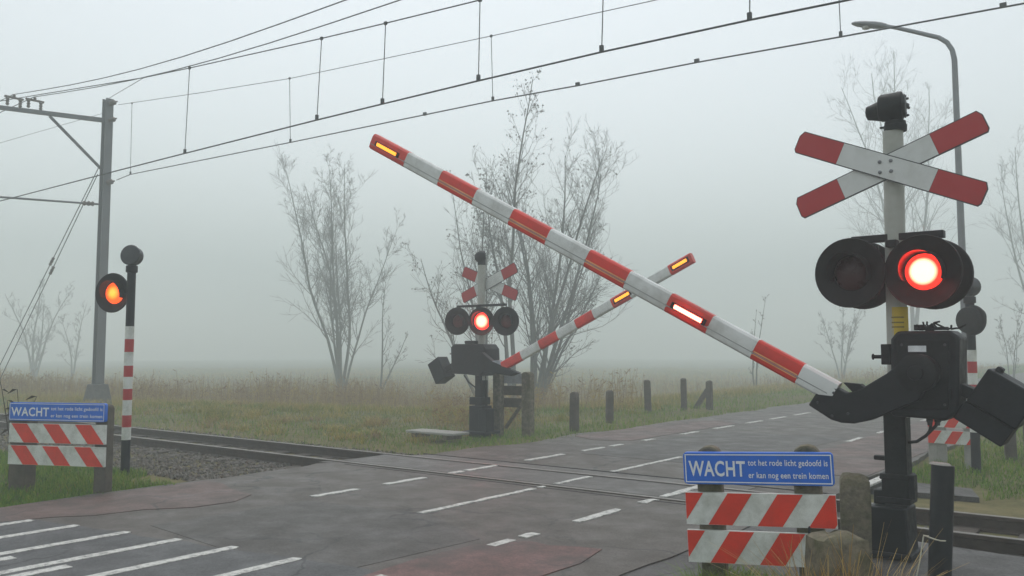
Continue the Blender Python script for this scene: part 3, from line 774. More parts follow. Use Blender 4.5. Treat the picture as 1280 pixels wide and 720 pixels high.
# ------------------------------------------------------------------ signal lamps
def lamp_head(parent, c, nrm, dia, lens_m, lit, visor=.16, depth=.16, lens_d=.24, light=None):
    """dark round background board with a recessed lens and a visor; parts: lamp > lens, visor"""
    n = Vector(nrm).normalized(); c = Vector(c); r = dia / 2
    mb = MB()
    mb.lathe((0, 0, 0), n, [(-.055, r*.5), (-.03, r*.97), (-.012, r), (.004, r), (.014, r*.985), (.006, r*.965), (-.035, lens_d*.62), (-.05, lens_d*.56), (-.06, lens_d*.54)], 40)
    mb.lathe((0, 0, 0), n, [(-.062, lens_d*.68), (-depth*.8, lens_d*.62), (-depth, lens_d*.4)], 24)
    h = mb.build('lamp', M_disc, parent, smooth=30); h.location = c
    mb = MB(); L = lens_d / 2
    mb.lathe((0, 0, 0), n, [(-.055, L*1.06), (-.035, L*.98), (-.015, L*.7), (-.005, L*.3), (-.003, .0005)], 28)
    l = mb.build('lens', lens_m, h, smooth=60)
    # visor: upper part of a tube around the lens
    t = n; up = Vector((0, 0, 1)); a = t.cross(up).normalized(); up = a.cross(t)
    V, Fs = [], []; K_ = 22
    for j, rr in enumerate((lens_d*.57, lens_d*.60)):
        for k in range(K_ + 1):
            w = R(-25 + 230 * k / K_); q = a * math.cos(w) * rr + up * math.sin(w) * rr
            ln = visor * (.35 + .65 * max(0, math.sin(R(180 * k / K_))))
            V += [q - t * .05, q + t * ln]
    n1 = 2 * (K_ + 1)
    for k in range(K_):
        Fs += [(2*k, 2*k+1, 2*k+3, 2*k+2), (n1+2*k, n1+2*k+2, n1+2*k+3, n1+2*k+1), (2*k+1, n1+2*k+1, n1+2*k+3, 2*k+3)]
    Fs += [(0, n1, n1+1, 1), (2*K_, 2*K_+1, n1+2*K_+1, n1+2*K_)]
    mb = MB(); mb.add(V, Fs); mb.build('visor', M_disc, h, smooth=40)
    return h

def cross_sign(parent, c, n_y, m_white, m_red, length=1.6, w=.2, ang=(21, 23), bolt=True):
    c = Vector(c); root = MB()
    for k, sgn in enumerate((1, -1)):
        th = R(ang[k]) * -sgn; mb = MB(); L = length / 2; h = w / 2
        body = [(-L, h*.5), (-L + .03, h), (L - .03, h), (L, h*.5), (L, -h*.72), (L - .02, -h), (-L + .02, -h), (-L, -h*.72)]
        y = n_y * (-.016 if k == 0 else .012)
        def rot(p): return (c.x + p[0]*math.cos(th) - p[1]*math.sin(th), c.z + p[0]*math.sin(th) + p[1]*math.cos(th))
        mb.prism([rot(p) for p in body], c.y + y - .009, c.y + y + .009, m=2)
        Ri = L * .50; e = .008
        yy = c.y + y - n_y * -0 - .0115
        for side in (-1, 1):
            q = [(side*Ri, h-e), (side*(L-.034), h-e), (side*(L-e), h*.5), (side*(L-e), -h*.72), (side*(L-.024), -h+e), (side*Ri, -h+e)]
            for ysgn in (-1, 1):
                mb.add([(rot(p)[0], c.y + y + ysgn*.0112, rot(p)[1]) for p in q], [tuple(range(6))], 1)
        q = [(-Ri + .002, h-e), (Ri - .002, h-e), (Ri - .002, -h+e), (-Ri + .002, -h+e)]
        for ysgn in (-1, 1): mb.add([(rot(p)[0], c.y + y + ysgn*.0112, rot(p)[1]) for p in q], [(0, 1, 2, 3)], 0)
        mb.build('cross_arm', [m_white, m_red, M_greycyl], parent, smooth=0)
    if bolt:
        mb = MB()
        for dx in (-.045, .045):
            for dz in (-.045, .045): mb.lathe((c.x + dx, c.y - .028, c.z + dz), (0, -1, 0), [(0, .016), (.008, .015), (.014, .006)], 10)
        mb.build('bolt', M_galv, parent)

# ------------------------------------------------------------------ near crossing barrier
NY = 7.79
base = on_y(1114, 694, NY); base.z = 0
nb = thing('crossing_barrier', 'closest level crossing signal with diagonal cross, lit red lamp and raised striped boom', 'barrier', base, 0, 'level crossing barriers with raised booms')
O = Vector(base)
def P(x, y, Y): return on_y(x, y, Y) - O
def PZ(pts, Y): return [(P(x, y, Y).x, P(x, y, Y).z) for x, y in pts]
# pole
pc = (P(1119, 165, NY) + P(1121, 300, NY)) / 2
mb = MB(); mb.lathe((pc.x - .04, 0, 1.15), (.012, 0, 1), [(0, .083), (2.46, .083)], 28); mb.build('pole', M_polegrey, nb)
pxm = pc.x
mb = MB(); q = P(1119, 158, NY); mb.lathe((q.x, 0, q.z - .045), (0, 0, 1), [(0, .092), (.05, .095), (.055, .088), (.085, .085), (.095, .05), (.13, .045)], 24)
mb.tube([(q.x - .09, -.02, q.z), (q.x - .12, -.02, q.z)], .01, 6)
mb.build('pole_cap', M_black2, nb)
# bell: a drum turned sideways with a tapering snout
b0 = P(1118, 134, NY)
mb = MB(); mb.lathe((b0.x + .075, 0, b0.z), (-1, -.15, .0), [(0, .10), (.012, .125), (.045, .128), (.06, .120), (.175, .118), (.20, .10), (.215, .04)], 26)
mb.lathe((b0.x - .045, 0, b0.z + .075), (-1, -.1, 0), [(-.1, .055), (.06, .05), (.065, .03)], 16)
mb.box((b0.x - .0, 0, b0.z - .13), (.07, .07, .09))
mb.lathe((b0.x - .08, 0, b0.z - .015), (-1, -.1, -.06), [(0, .10), (.05, .085), (.1, .07), (.145, .058), (.155, .03)], 18)
bell = mb.build('bell', M_black2, nb, bevel=.003)
mb = MB(); mb.lathe((b0.x + .077, .012, b0.z), (1, .15, 0), [(0, .105), (.012, .10), (.018, .03), (.04, .012)], 26)
for k in range(6):
    a = k * 1.047; mb.lathe((b0.x + .085, .012 + .085 * math.cos(a), b0.z + .085 * math.sin(a)), (1, .1, 0), [(0, .012), (.02, .009)], 8)
mb.build('bell_lid', M_greycyl, bell)
# cross
cc = P(1113, 206, NY - .12)
cross_sign(nb, (cc.x - .035, -.12, cc.z - .015), 1, M_white, M_crossred, 1.63, .205, (24.0, 20.5))
# lamps, front and back pairs on a yoke
LY = NY - .25
for px, py, lit in ((1062, 341, False), (1153, 339, True)):
    c = P(px, py, LY)
    h = lamp_head(nb, (c.x, -.25, c.z), (-.06, -1, 0), .60, M_lens_red if lit else M_lens_off, lit, .15, .16, .285)
    g = lamp_head(nb, (c.x + .02, .10, c.z + .0), (.0, 1, 0), .60, M_lens_off, False, .17, .16, .24)
    mb = MB(); mb.lathe((c.x + .01, .06, c.z), (0, -1, 0), [(0, .15), (.26, .15)], 20); mb.build('lamp_body', M_disc, nb)
a = P(1068, 297, LY); c = P(1160, 295, LY)
mb = MB(); mb.box(((a.x + c.x) / 2, -.02, (a.z + c.z) / 2 + .02), (c.x - a.x + .16, .10, .06)); mb.box((pxm - .02, -.05, a.z - .06), (.09, .22, .06))
mb.box((pxm - .2, -.03, a.z - .07), (.10, .05, .05))
mb.build('lamp_yoke', M_black, nb, bevel=.006)
# sticker
a = P(1110, 384, NY - .085); c = P(1132, 424, NY - .085)
V = []; Fs = []; cx = pxm - .02
for k in range(9):
    w = R(-168 + 160 * k / 8)
    for z in (c.z, a.z): V.append((cx + .0855 * math.cos(w), .0855 * math.sin(w), z))
for k in range(8): Fs.append((2*k, 2*k+2, 2*k+3, 2*k+1))
mb = MB(); mb.add(V, Fs)
st = mb.build('yellow_sticker', M_yellow, nb, fix=False)
mb = MB()
for z in (.38, .52, .68):
    V = []
    for k in range(7):
        w = R(-135 + 90 * k / 6)
        for dz in (-.006, .006): V.append((cx + .087 * math.cos(w), .087 * math.sin(w), c.z + (a.z - c.z) * z + dz))
    mb.add(V, [(2*k, 2*k+2, 2*k+3, 2*k+1) for k in range(6)])
mb.build('print', M_yink, st, fix=False)
# drive box
bx = PZ([(1113, 520), (1113, 424), (1121, 414), (1187, 413), (1199, 421), (1198, 515), (1180, 527), (1163, 524)], NY - .3)
mb = MB(); mb.prism(bx, -.30, .06); box = mb.build('drive_box', M_black, nb, bevel=.025)
mb = MB(); q = PZ([(1121, 425), (1186, 425), (1186, 512), (1121, 512)], NY - .31); mb.prism(q, -.309, -.296); mb.build('front_cover', M_black2, box, bevel=.006)
q = P(1146, 436, NY - .32); mb = MB(); mb.box((q.x, -.311, q.z), (.135, .006, .05)); mb.build('name_plate', M_plate, box)
mb = MB()
q = P(1105, 443, NY - .3); mb.box((q.x, -.2, q.z), (.07, .12, .17)); mb.tube([(q.x - .02, -.22, q.z - .02), (q.x - .1, -.22, q.z - .02)], .017, 8); mb.lathe((q.x - .1, -.22, q.z - .02), (-1, 0, 0), [(0, .026), (.015, .026)], 10)
mb.build('latch', M_black2, box, bevel=.006)
for fx, fz in ((1127, 431), (1181, 431), (1181, 506), (1127, 506)):
    q = P(fx, fz, NY - .31); mb = MB(); mb.lathe((q.x, -.309, q.z), (0, -1, 0), [(0, .011), (.007, .009)], 8); mb.build('screw', M_greycyl, box)
for fz in (445, 492):
    q = P(1188, fz, NY - .31); mb = MB(); mb.lathe((q.x, -.315, q.z - .04), (0, 0, 1), [(0, .012), (.08, .012)], 10); mb.build('hinge', M_black, box)
for fx in (1162, 1172):
    q = P(fx, 524, NY - .2); mb = MB(); mb.lathe((q.x, -.2, q.z + .03), (0, 0, -1), [(0, .026), (.05, .026), (.055, .018), (.08, .017)], 10); mb.build('cable_gland', M_greycyl, box)
# bird's nest of cable ends and brackets on the lid
mb = MB()
q = P(1160, 409, NY - .2)
for k in range(14):
    p = Vector((q.x + rnd.uniform(-.12, .18), rnd.uniform(-.28, 0), q.z - .02)); pts = [p]
    for j in range(3):
        p = p + Vector((rnd.uniform(-.07, .07), rnd.uniform(-.05, .05), rnd.uniform(-.005, .03))); pts.append(p)
    mb.tube(pts, .008, 5)
mb.box((q.x - .07, -.15, q.z), (.08, .07, .045)); mb.box((q.x + .09, -.18, q.z - .012), (.11, .05, .025))
mb.build('lid_fittings', M_black2, box)
# support column and foot
mb = MB()
mb.box(((P(1107, 520, NY).x + P(1135, 520, NY).x) / 2, 0, .92), (.175, .19, .62)); 
mb.box((P(1122, 600, NY).x, 0, .655), (.24, .22, .05))
mb.box((P(1122, 610, NY).x, 0, .56), (.21, .20, .2))
mb.box((P(1121, 624, NY).x, 0, .46), (.27, .26, .05))
mb.box((P(1140, 596, NY).x, -.03, .58), (.07, .12, .2)); mb.box((P(1101, 566, NY).x, -.02, .80), (.1, .05, .04)); mb.box((P(1103, 630, NY).x, -.05, .48), (.09, .1, .12))
mb.build('column', M_black2, nb, bevel=.01)
mb = MB(); q0 = P(1091, 690, NY); q1 = P(1138, 632, NY)
mb.prism([(q0.x - .02, -.1), (q1.x + .02, -.1), (q1.x + .005, .41), (q0.x + .01, .41)], -.17, .17); mb.box(((q0.x + q1.x)/2, 0, .02), (.40, .42, .05)); 
mb.build('foot', M_black, nb, bevel=.015)
mb = MB(); mb.tube([P(1172, 522, NY - .2), P(1170, 532, NY - .2), P(1157, 545, NY - .15), P(1146, 552, NY - .1), P(1134, 553, NY)], .013, 7)
mb.tube([P(1164, 524, NY - .2), P(1163, 536, NY - .2), P(1160, 542, NY - .2)], .012, 7)
mb.build('cable', M_rubber, nb)
# boom arm
arm = PZ([(1013, 506), (1031, 478), (1047, 484), (1060, 491), (1075, 488), (1093, 477), (1110, 467), (1120, 459), (1130, 449), (1147, 446), (1160, 453), (1160, 480), (1150, 500), (1107, 518), (1090, 525), (1070, 529), (1054, 528), (1041, 524)], NY - .4)
mb = MB(); mb.prism(arm, -.46, -.34); arm_o = mb.build('boom_arm', M_black, nb, bevel=.012)
mb = MB(); q = P(1148, 466, NY - .4); mb.lathe((q.x, -.33, q.z), (0, -1, 0), [(0, .15), (.15, .15), (.17, .12), (.175, .06), (.19, .055), (.195, .01)], 30); mb.build('pivot_hub', M_black2, arm_o)
mb = MB(); 
mb.prism(PZ([(1056, 478), (1077, 480), (1082, 484), (1069, 491)], NY - .4), -.45, -.36); mb.build('clamp_plate', M_black2, arm_o)
for px, py in ((1022, 503), (1040, 520), (1042, 491), (1060, 517)):
    q = P(px, py, NY - .46); mb = MB(); mb.lathe((q.x, -.458, q.z), (0, -1, 0), [(0, .012), (.012, .010)], 8); mb.build('clamp_bolt', M_greycyl, arm_o)
# boom: tapered alternating sections, swung slightly towards the road
bpx = [(468, 177), (511, 197.5), (553, 220), (596, 243), (641, 268), (687, 293), (736, 319), (786, 346), (838, 373.5), (890, 402), (946, 433), (1002, 465), (1045, 491)]
YB0, YB1 = NY - .40, 7.05
def yb(px): return YB0 + (YB1 - YB0) * (1045 - px) / (1045 - 468)
bp = [P(x, y, yb(x)) for x, y in bpx]
A0, A1 = bp[-1], bp[0]
ax = (A1 - A0).normalized()
def fit(p): return (p - A0).dot(ax)
ts = [fit(p) for p in bp]
side = Vector((0, 1, 0)); upv = ax.cross(side).normalized(); 
if upv.z < 0: upv = -upv
side = upv.cross(ax).normalized()
mb = MB(); Lb = ts[0]
def ring(t, h=None):
    s = .094; d = .06
    pr = [(-1, -.55), (-.8, -.9), (-.3, -1), (.3, -1), (.8, -.9), (1, -.55), (1, .55), (.8, .9), (.3, 1), (-.3, 1), (-.8, .9), (-1, .55)]
    return [A0 + ax*t + upv*(a*s) + side*(c*d) for a, c in pr]
n_ = 12
for k in range(len(ts) - 1):
    r0, r1 = ring(ts[k]), ring(ts[k+1])
    mb.add(r0 + r1, [(i, (i+1) % n_, n_ + (i+1) % n_, n_ + i) for i in range(n_)], 1 if k % 2 == 0 else 0)
mb.add(ring(ts[0]), [tuple(range(n_))], 1); mb.add(ring(ts[-1]), [tuple(range(n_))[::-1]], 0)
fr = -1 if side.y > 0 else 1
boom = mb.build('boom', [M_boomwhite, M_red], nb, smooth=40)
def on_boom(mb, t0, t1, u0, u1, off0, off1, m=0):
    V = []
    for o_ in (off0, off1):
        for t, u in ((t0, u0), (t1, u0), (t1, u1), (t0, u1)): V.append(A0 + ax*t + upv*u + side*(fr*o_))
    mb.add(V, [(0,1,2,3),(7,6,5,4),(0,4,5,1),(1,5,6,2),(2,6,7,3),(3,7,4,0)], m)
for k in (2, 4, 6, 10):
    mb = MB(); on_boom(mb, ts[k] - .01, ts[k+1] + .01, -.020, -.011, .0605, .0625); on_boom(mb, ts[k] - .01, ts[k+1] + .01, -.046, -.039, .0605, .0625)
    mb.build('reflective_line', M_orange, boom, smooth=0)
mb = MB()
on_boom(mb, ts[-1] + .05, ts[0] - .02, -.034, -.026, .058, .0603)
for k in range(1, 12): mb.box(A0 + ax * ts[k] * 1.0 + side * (fr * .0585) + upv * -.03, (.012, .006, .03))
mb.build('cable_channel', mat('grey_trim', (.30, .31, .30), .5), boom, smooth=0)
for (xa, xb, m_) in (((477, 179), (501, 190.5), M_led_amber), ((846, 381), (880, 400), M_led_red)):
    t0, t1 = fit(P(*xa, yb(xa[0]))), fit(P(*xb, yb(xb[0])))
    mb = MB(); on_boom(mb, t0 + .04, t1 - .04, -.030, .030, .0605, .068); s_ = mb.build('boom_lamp', M_black2, boom, bevel=.004)
    mb = MB(); nn = 11
    on_boom(mb, t0, t1, -.02, .02, .0705, .078)
    mb.build('light_strip', m_, s_, bevel=.006)
# counterweight
def slanted_box(mb, c, L, H, y0, y1, ang, m=0):
    mb.box((c[0], (y0 + y1) / 2, c[1]), (L, y1 - y0, H), Matrix.Rotation(ang, 3, 'Y'), m)
q = P(1244.5, 510, NY - .3); w1 = Matrix.Rotation(R(33), 3, 'Y')
mb = MB()
for (oa, ob, la, lb, y0, y1) in ((0, .085, .39, .30, -.32, .06), (-.01, -.155, .385, .165, -.30, .04), (-.14, .25, .05, .05, -.2, -.08)):
    o_ = w1 @ Vector((oa, 0, ob)); slanted_box(mb, (q.x + o_.x, q.z + o_.z), la, lb, y0, y1, R(33))
cw = mb.build('counterweight', M_black, nb, bevel=.012)
mb = MB(); a = P(1203, 484, NY - .15); slanted_box(mb, (a.x + .0, a.z - .02), .46, .09, -.2, -.02, R(25)); mb.build('counterweight_arm', M_black2, nb, bevel=.01)

# ------------------------------------------------------------------ far crossing barrier
FY = 14.15
base = on_y(601, 540, FY); base.z = 0
fb = thing('crossing_barrier', 'distant level crossing signal with three round lamps, beyond the rails under the bare trees', 'barrier', base, 0, 'level crossing barriers with raised booms')
O = Vector(base)
pc = P(602, 350, FY)
mb = MB(); mb.lathe((pc.x, 0, 1.1), (0, 0, 1), [(0, .085), (2.47, .085)], 20); mb.build('pole', M_polegrey, fb)
b0 = P(602, 322, FY)
mb = MB(); mb.lathe((b0.x - .03, .0, b0.z + .01), (.75, .9, 0), [(-.12, .06), (-.06, .115), (.0, .14), (.09, .14), (.1, .1)], 20); mb.box((b0.x, 0, b0.z - .12), (.12, .12, .12)); mb.build('bell', M_black2, fb)
cc = P(611.5, 354, FY + .11)
cross_sign(fb, (cc.x, .11, cc.z), -1, M_white, M_crossred, 1.62, .24, (22, 22), bolt=False)
for px, lit in ((571.5, 0), (601.5, 1), (632, 0)):
    c = P(px, 401.5, FY - .22)
    lamp_head(fb, (c.x, -.22, c.z), (.25, -1, 0), .60, M_lens_far if lit else M_lens_far_off, lit, .12, .2, .26 if not lit else .36)
a = P(571, 385, FY - .12); c = P(632, 385, FY - .12)
mb = MB(); mb.box(((a.x + c.x) / 2, -.1, a.z + .03), (c.x - a.x, .06, .05)); mb.box((pc.x, -.05, a.z + .0), (.1, .16, .08)); mb.build('lamp_yoke', M_black, fb, bevel=.006)
mb = MB(); mb.prism(PZ([(566, 467), (565, 434), (569, 430), (604, 430), (608, 436), (609, 462), (600, 470), (585, 468)], FY - .2), -.25, .25); box = mb.build('drive_box', M_black, fb, bevel=.025)
mb = MB(); q = P(586, 429, FY - .2); mb.box((q.x, -.1, q.z + .02), (.3, .15, .07)); mb.build('lid_fittings', M_black2, box, bevel=.02)
mb = MB(); mb.box((pc.x - .02, 0, .85), (.17, .18, .78)); mb.box((pc.x + .12, .02, .8), (.04, .06, .6)); mb.box((pc.x - .04, 0, .66), (.34, .3, .16)); mb.build('column', M_black2, fb, bevel=.01)
mb = MB(); mb.box((pc.x - .02, 0, .23), (.36, .34, .66)); mb.box((pc.x + .18, -.05, .26), (.22, .26, .5)); mb.box((pc.x, 0, .0), (.6, .55, .06)); mb.build('foot', M_black, fb, bevel=.015)
mb = MB(); mb.tube([P(580, 469, FY), P(586, 478, FY), P(594, 484, FY), P(600, 500, FY)], .018, 6); mb.build('cable', M_rubber, fb)
q = P(548, 463, FY - .1)
mb = MB(); slanted_box(mb, (q.x, q.z), .36, .50, -.16, .16, R(-30)); mb.build('counterweight', M_black, fb, bevel=.015)
mb = MB(); slanted_box(mb, (q.x + .36, q.z + .09), .34, .12, -.1, .1, R(-24)); mb.build('counterweight_arm', M_black2, fb, bevel=.01)
mb = MB(); mb.prism(PZ([(604, 440), (618, 452), (634, 459), (650, 466), (640, 470), (622, 467), (606, 464)], FY - .3), -.36, -.24); arm_o = mb.build('boom_arm', M_black, fb, bevel=.01)
mb = MB(); mb.prism(PZ([(612, 452), (626, 450), (630, 463), (616, 464)], FY - .3), -.35, -.25); mb.build('clamp_plate', M_back, arm_o, bevel=.008)
fpx = [(629, 458), (653, 444.5), (676, 432.5), (698, 418.5), (721, 405), (742, 391), (766, 379), (788, 367), (838, 338), (866, 322)]
bp = [P(x, y, FY - .3) for x, y in fpx]; A0, A1 = bp[0], bp[-1]; ax = (A1 - A0).normalized(); ts = [fit(p) for p in bp]
side = Vector((0, 1, 0)); upv = ax.cross(side).normalized()
if upv.z < 0: upv = -upv
side = upv.cross(ax).normalized(); fr = -1 if side.y > 0 else 1
t_ = ts[-1]; ts = ts[:8] + [ts[7] + (t_ - ts[7]) * .34, ts[8], t_]
mb = MB(); _ring = ring
cols = [1, 0, 1, 0, 1, 0, 1, 0, 0, 1]
cols = [1 if k % 2 == 0 else 0 for k in range(7)] + [0, 0, 1]
for k in range(len(ts) - 1):
    r0, r1 = ring(ts[k]), ring(ts[k+1])
    mb.add(r0 + r1, [(i, (i+1) % n_, n_ + (i+1) % n_, n_ + i) for i in range(n_)], cols[k])
mb.add(ring(ts[-1]), [tuple(range(n_))], 1); mb.add(ring(ts[0]), [tuple(range(n_))[::-1]], 1)
boom = mb.build('boom', [M_boomwhite, M_red], fb, smooth=40)
for xa, xb in (((770, 374.5), (788, 365.5)), ((842, 333), (860, 324.5))):
    t0, t1 = fit(P(*xa, FY - .3)), fit(P(*xb, FY - .3))
    mb = MB(); on_boom(mb, t0 - .04, t1 + .04, -.05, .05, .0605, .068); s_ = mb.build('boom_lamp', M_black2, boom, bevel=.004)
    mb = MB(); on_boom(mb, t0, t1, -.028, .028, .0705, .078); mb.build('light_strip', M_led_amber, s_, bevel=.006)

# ------------------------------------------------------------------ striped posts with a lamp
def striped_post(label, base, marks, w, disc_c, disc_n, lens, lit, disc_d, bell_n, top, back=False):
    t = thing('signal_post', label, 'signal post', base, 0, 'striped posts with a round lamp')
    mb = MB(); m = 0; z_prev = -.3
    zs = [-.3] + marks
    cols = [2] + [k % 2 for k in range(len(marks) - 1)]
    for k in range(len(zs) - 1):
        mb.lathe((0, 0, zs[k]), (0, 0, 1), [(0, w), (zs[k+1] - zs[k], w)], 18, cols[k])
    mb.build('post', [M_boardwhite, M_crossred, M_black], t)
    mb = MB(); mb.lathe((0, 0, marks[-1]), (0, 0, 1), [(0, w * .95), (top - marks[-1] - .1, w * .95), (top - marks[-1] - .09, w * 1.3), (top - marks[-1], w * 1.3), (top - marks[-1] + .01, w * .8)], 18)
    mb.tube([(0, 0, disc_c[2]), Vector(disc_c) - Vector(disc_n).normalized() * .13], .03, 8)
    mb.build('upper_pole', M_black, t)
    mb = MB(); b_ = Vector((0, 0, top + .15)); n = Vector(bell_n).normalized()
    mb.lathe(b_ - n * .02, n, [(-.13, .05), (-.11, .10), (-.05, .135), (.06, .14), (.075, .15), (.09, .14), (.1, .05)], 22); mb.box((0, 0, top + .03), (.08, .08, .08))
    mb.build('bell', M_greycyl, t)
    lamp_head(t, disc_c, disc_n, disc_d, lens, lit, .11, .16, .30)
    return t
b_ = Vector((-11.83, 6.39, 0))
striped_post('striped signal post with lit orange lamp near the smaller blue sign', b_, [.454, .633, .802, 1.017, 1.175, 1.346, 1.505, 1.70, 1.884, 2.068], .062, (-.34, -.10, 2.56), (.36, -.93, 0), M_lens_amber, True, .58, (.5, -.8, .1), 2.94)
b_ = far(1213, 12.7)
marks = [.52, .70, .88, 1.05, 1.22, 1.39, 1.56, 1.73]
striped_post('striped signal post with dark unlit disc behind the black drive box', b_, marks, .065, (.04, -.06, 2.17), (.5, .86, 0), M_lens_off, False, .45, (.2, .95, .1), 2.52)

# ------------------------------------------------------------------ street lamp
p = far(1206, 15)
t = thing('street_lamp', 'tall slender grey street lamp with curved arm reaching over the road', 'street lamp', p)
H = 7.55
mb = MB(); pts = [(0, 0, -.3), (0, 0, 1.0), (0, 0, 1.02), (-.0, 0, 4), (-.0, 0, 6.6)]
mb.tube(pts, [.085, .083, .065, .058, .05], 14)
arm = [(0, 0, 6.6), (0, 0, 6.95), (-.03, 0, 7.13), (-.11, 0, 7.29), (-.24, 0, 7.41), (-.4, 0, 7.49), (-.68, 0, 7.63), (-.93, 0, 7.75), (-1.18, 0, 7.86)]
mb.build('pole', M_galv, t)
mb = MB(); mb.tube(arm, [.05, .048, .045, .043, .041, .04, .038, .035, .033], 12); mb.build('arm', M_galv, t)
mb = MB(); dirn = Vector((-1, 0, .30)).normalized()
V0 = Vector((-1.12, 0, 7.84))
prof = [(0, .04, .04), (.08, .05, .06), (.2, .10, .07), (.42, .12, .065), (.58, .10, .045), (.66, .04, .02)]
V = []; n_l = 14
for (s_, wy, wz) in prof:
    for k in range(n_l):
        a = 6.2832 * k / n_l; V.append(V0 + dirn * s_ + Vector((0, wy * math.cos(a), wz * math.sin(a))))
Fs = [(i*n_l+k, i*n_l+(k+1)%n_l, (i+1)*n_l+(k+1)%n_l, (i+1)*n_l+k) for i in range(len(prof)-1) for k in range(n_l)] + [tuple(range(n_l))[::-1], tuple((len(prof)-1)*n_l + k for k in range(n_l))]
mb.add(V, Fs); hd = mb.build('lamp_head', M_galv, t, smooth=50)
mb = MB(); mb.lathe(V0 + dirn * .38 + Vector((0, 0, -.045)), (0, 0, -1), [(0, .09), (.03, .08), (.05, .03)], 16); mb.build('lamp_glass', mat('opal_lens', (.55, .56, .55), .25), hd)

# ------------------------------------------------------------------ overhead line
MX, MYY = -28.8, 14.5
t = thing('overhead_mast', 'grey steel overhead line mast with bracket arm and stay wires beside the track', 'mast', (MX, MYY, 0))
mb = MB(); hh = 10.45
for sgn in (-1, 1): mb.add([(sgn*.13 - .02, -.14, 0), (sgn*.13 + .02, -.14, 0), (sgn*.13 + .02, .14, 0), (sgn*.13 - .02, .14, 0), (sgn*.12 - .02, -.13, hh), (sgn*.12 + .02, -.13, hh), (sgn*.12 + .02, .13, hh), (sgn*.12 - .02, .13, hh)], [(0,3,2,1),(4,5,6,7),(0,1,5,4),(1,2,6,5),(2,3,7,6),(3,0,4,7)])
mb.box((0, 0, hh/2), (.21, .02, hh - .002)); mb.build('column', M_mast, t)
mb = MB(); mb.add([(-.38, -.38, -.2), (.38, -.38, -.2), (.38, .38, -.2), (-.38, .38, -.2), (-.24, -.25, .62), (.24, -.25, .62), (.24, .25, .62), (-.24, .25, .62)], [(0,3,2,1),(4,5,6,7),(0,1,5,4),(1,2,6,5),(2,3,7,6),(3,0,4,7)]); mb.build('foundation', mat('stained_foundation', (.12, .115, .11), .9, var=.3), t, bevel=.03)
def L(x, y, X=MX): return on_x(x, y, X) - Vector((MX, MYY, 0))
a0 = Vector((0, -.15, L(132, 151).z)); a1 = L(5, 135); a1 = a0 + (a1 - a0) * 1.55
mb = MB(); mb.tube([a0, a1], [.10, .08], 4); a2 = L(62, 145); a3 = Vector((0, -.18, L(124, 210).z)); mb.tube([a2, a3], .055, 6); mb.build('bracket_arm', M_mast, t, smooth=0)
mb = MB()
for fx in (17, 43):
    c = L(fx, 135 + (fx - 17) * .12); s_ = .16
    for e in (-.19, .19): mb.lathe((c.x, c.y + e, c.z + .05), (0, 0, 1), [(0, .03), (.05, .06), (.09, .035), (.14, .06), (.18, .035), (.23, .06), (.28, .03)], 10)
    mb.box((c.x, c.y, c.z + .33), (.06, .56, .06)); mb.lathe((c.x, c.y, c.z + .34), (0, 0, 1), [(0, .04), (.08, .05), (.1, .02)], 8)
mb.build('insulator', M_insul, t)
mb = MB()
for z in (L(136, 131).z, L(136, 152).z, 7.5):
    mb.lathe((.12, 0, z), (1, 0, 0), [(0, .05), (.08, .05), (.1, .09), (.16, .05), (.2, .09), (.26, .05), (.3, .09), (.36, .03), (.5, .025)], 10)
mb.build('side_insulator', M_insul, t)
c0 = Vector((0, -.2, L(121, 255).z)); c1 = L(10, 247); c1 = c0 + (c1 - c0) * 1.45
mb = MB(); mb.tube([c0, c1], .035, 8); cn = mb.build('registration_arm', M_mast, t)
mb = MB(); mb.lathe(c0, (c1 - c0), [(.15, .04), (.2, .09), (.27, .05), (.34, .09), (.41, .05), (.48, .09), (.56, .04)], 10); mb.build('arm_insulator', M_insul, cn)
for x0, y0, x1, y1 in ((124, 208, -30, 478), (122, 218, -30, 520)):
    p0 = on_y(x0, y0, MYY) - Vector((MX, MYY, 0)); p1 = on_y(-30, y1, MYY)
    p1 = ground(-60, 505) if y1 == 478 else ground(-40, 505); p1 = p1 - Vector((MX, MYY, 0))
    p1 = Vector((-9.4 if y1 == 478 else -8.7, .1, -.1)); p0.y = 0
    mb = MB(); mb.tube([p0, p1], .016, 5)
    q = p0.lerp(p1, .36 if y1 == 478 else .38); dd = (p1 - p0).normalized(); mb.lathe(q, dd, [(0, .02), (.04, .06), (.12, .04), (.2, .06), (.28, .04), (.36, .06), (.4, .02)], 8, 1)
    mb.build('stay_wire', [M_wire, M_insul], t)

def sag_tube(mb, pts, r, n=5): mb.tube(pts, r, n)
def line(name, label, pts, r, cat='overhead wire', group=None):
    mb = MB(); mb.tube(pts, r, 5); return tag(mb.build(name, M_wire, smooth=60), label, cat, group)
def catenary(label, Y, contact, mess, drops, r_c, r_m, ticks, dbl=0):
    t = thing('overhead_line', label, 'overhead wire', (contact[0].x, Y, 0), 0, 'overhead contact lines over the track')
    o = Vector((contact[0].x, Y, 0))
    mb = MB(); mb.tube([p - o for p in contact], r_c, 6)
    if dbl: mb.tube([p - o + Vector((0, .0, .075)) for p in contact], r_c * .8, 6)
    mb.build('contact_wire', M_wire, t)
    mb = MB(); mb.tube([p - o for p in mess], r_m, 6); mb.build('messenger_wire', M_wire, t)
    for a, c in drops:
        mb = MB(); mb.tube([a - o, c - o], .008, 5); q = c - o; mb.box(q + Vector((0, 0, .045)), (.05, .04, .09)); mb.box(a - o, (.05, .035, .05))
        mb.build('dropper', M_wire, t)
    if ticks:
        for p in ticks:
            mb = MB(); mb.box(p - o + Vector((0, 0, .03)), (.09, .04, .07)); mb.build('wire_clamp', M_wire, t)
    return t
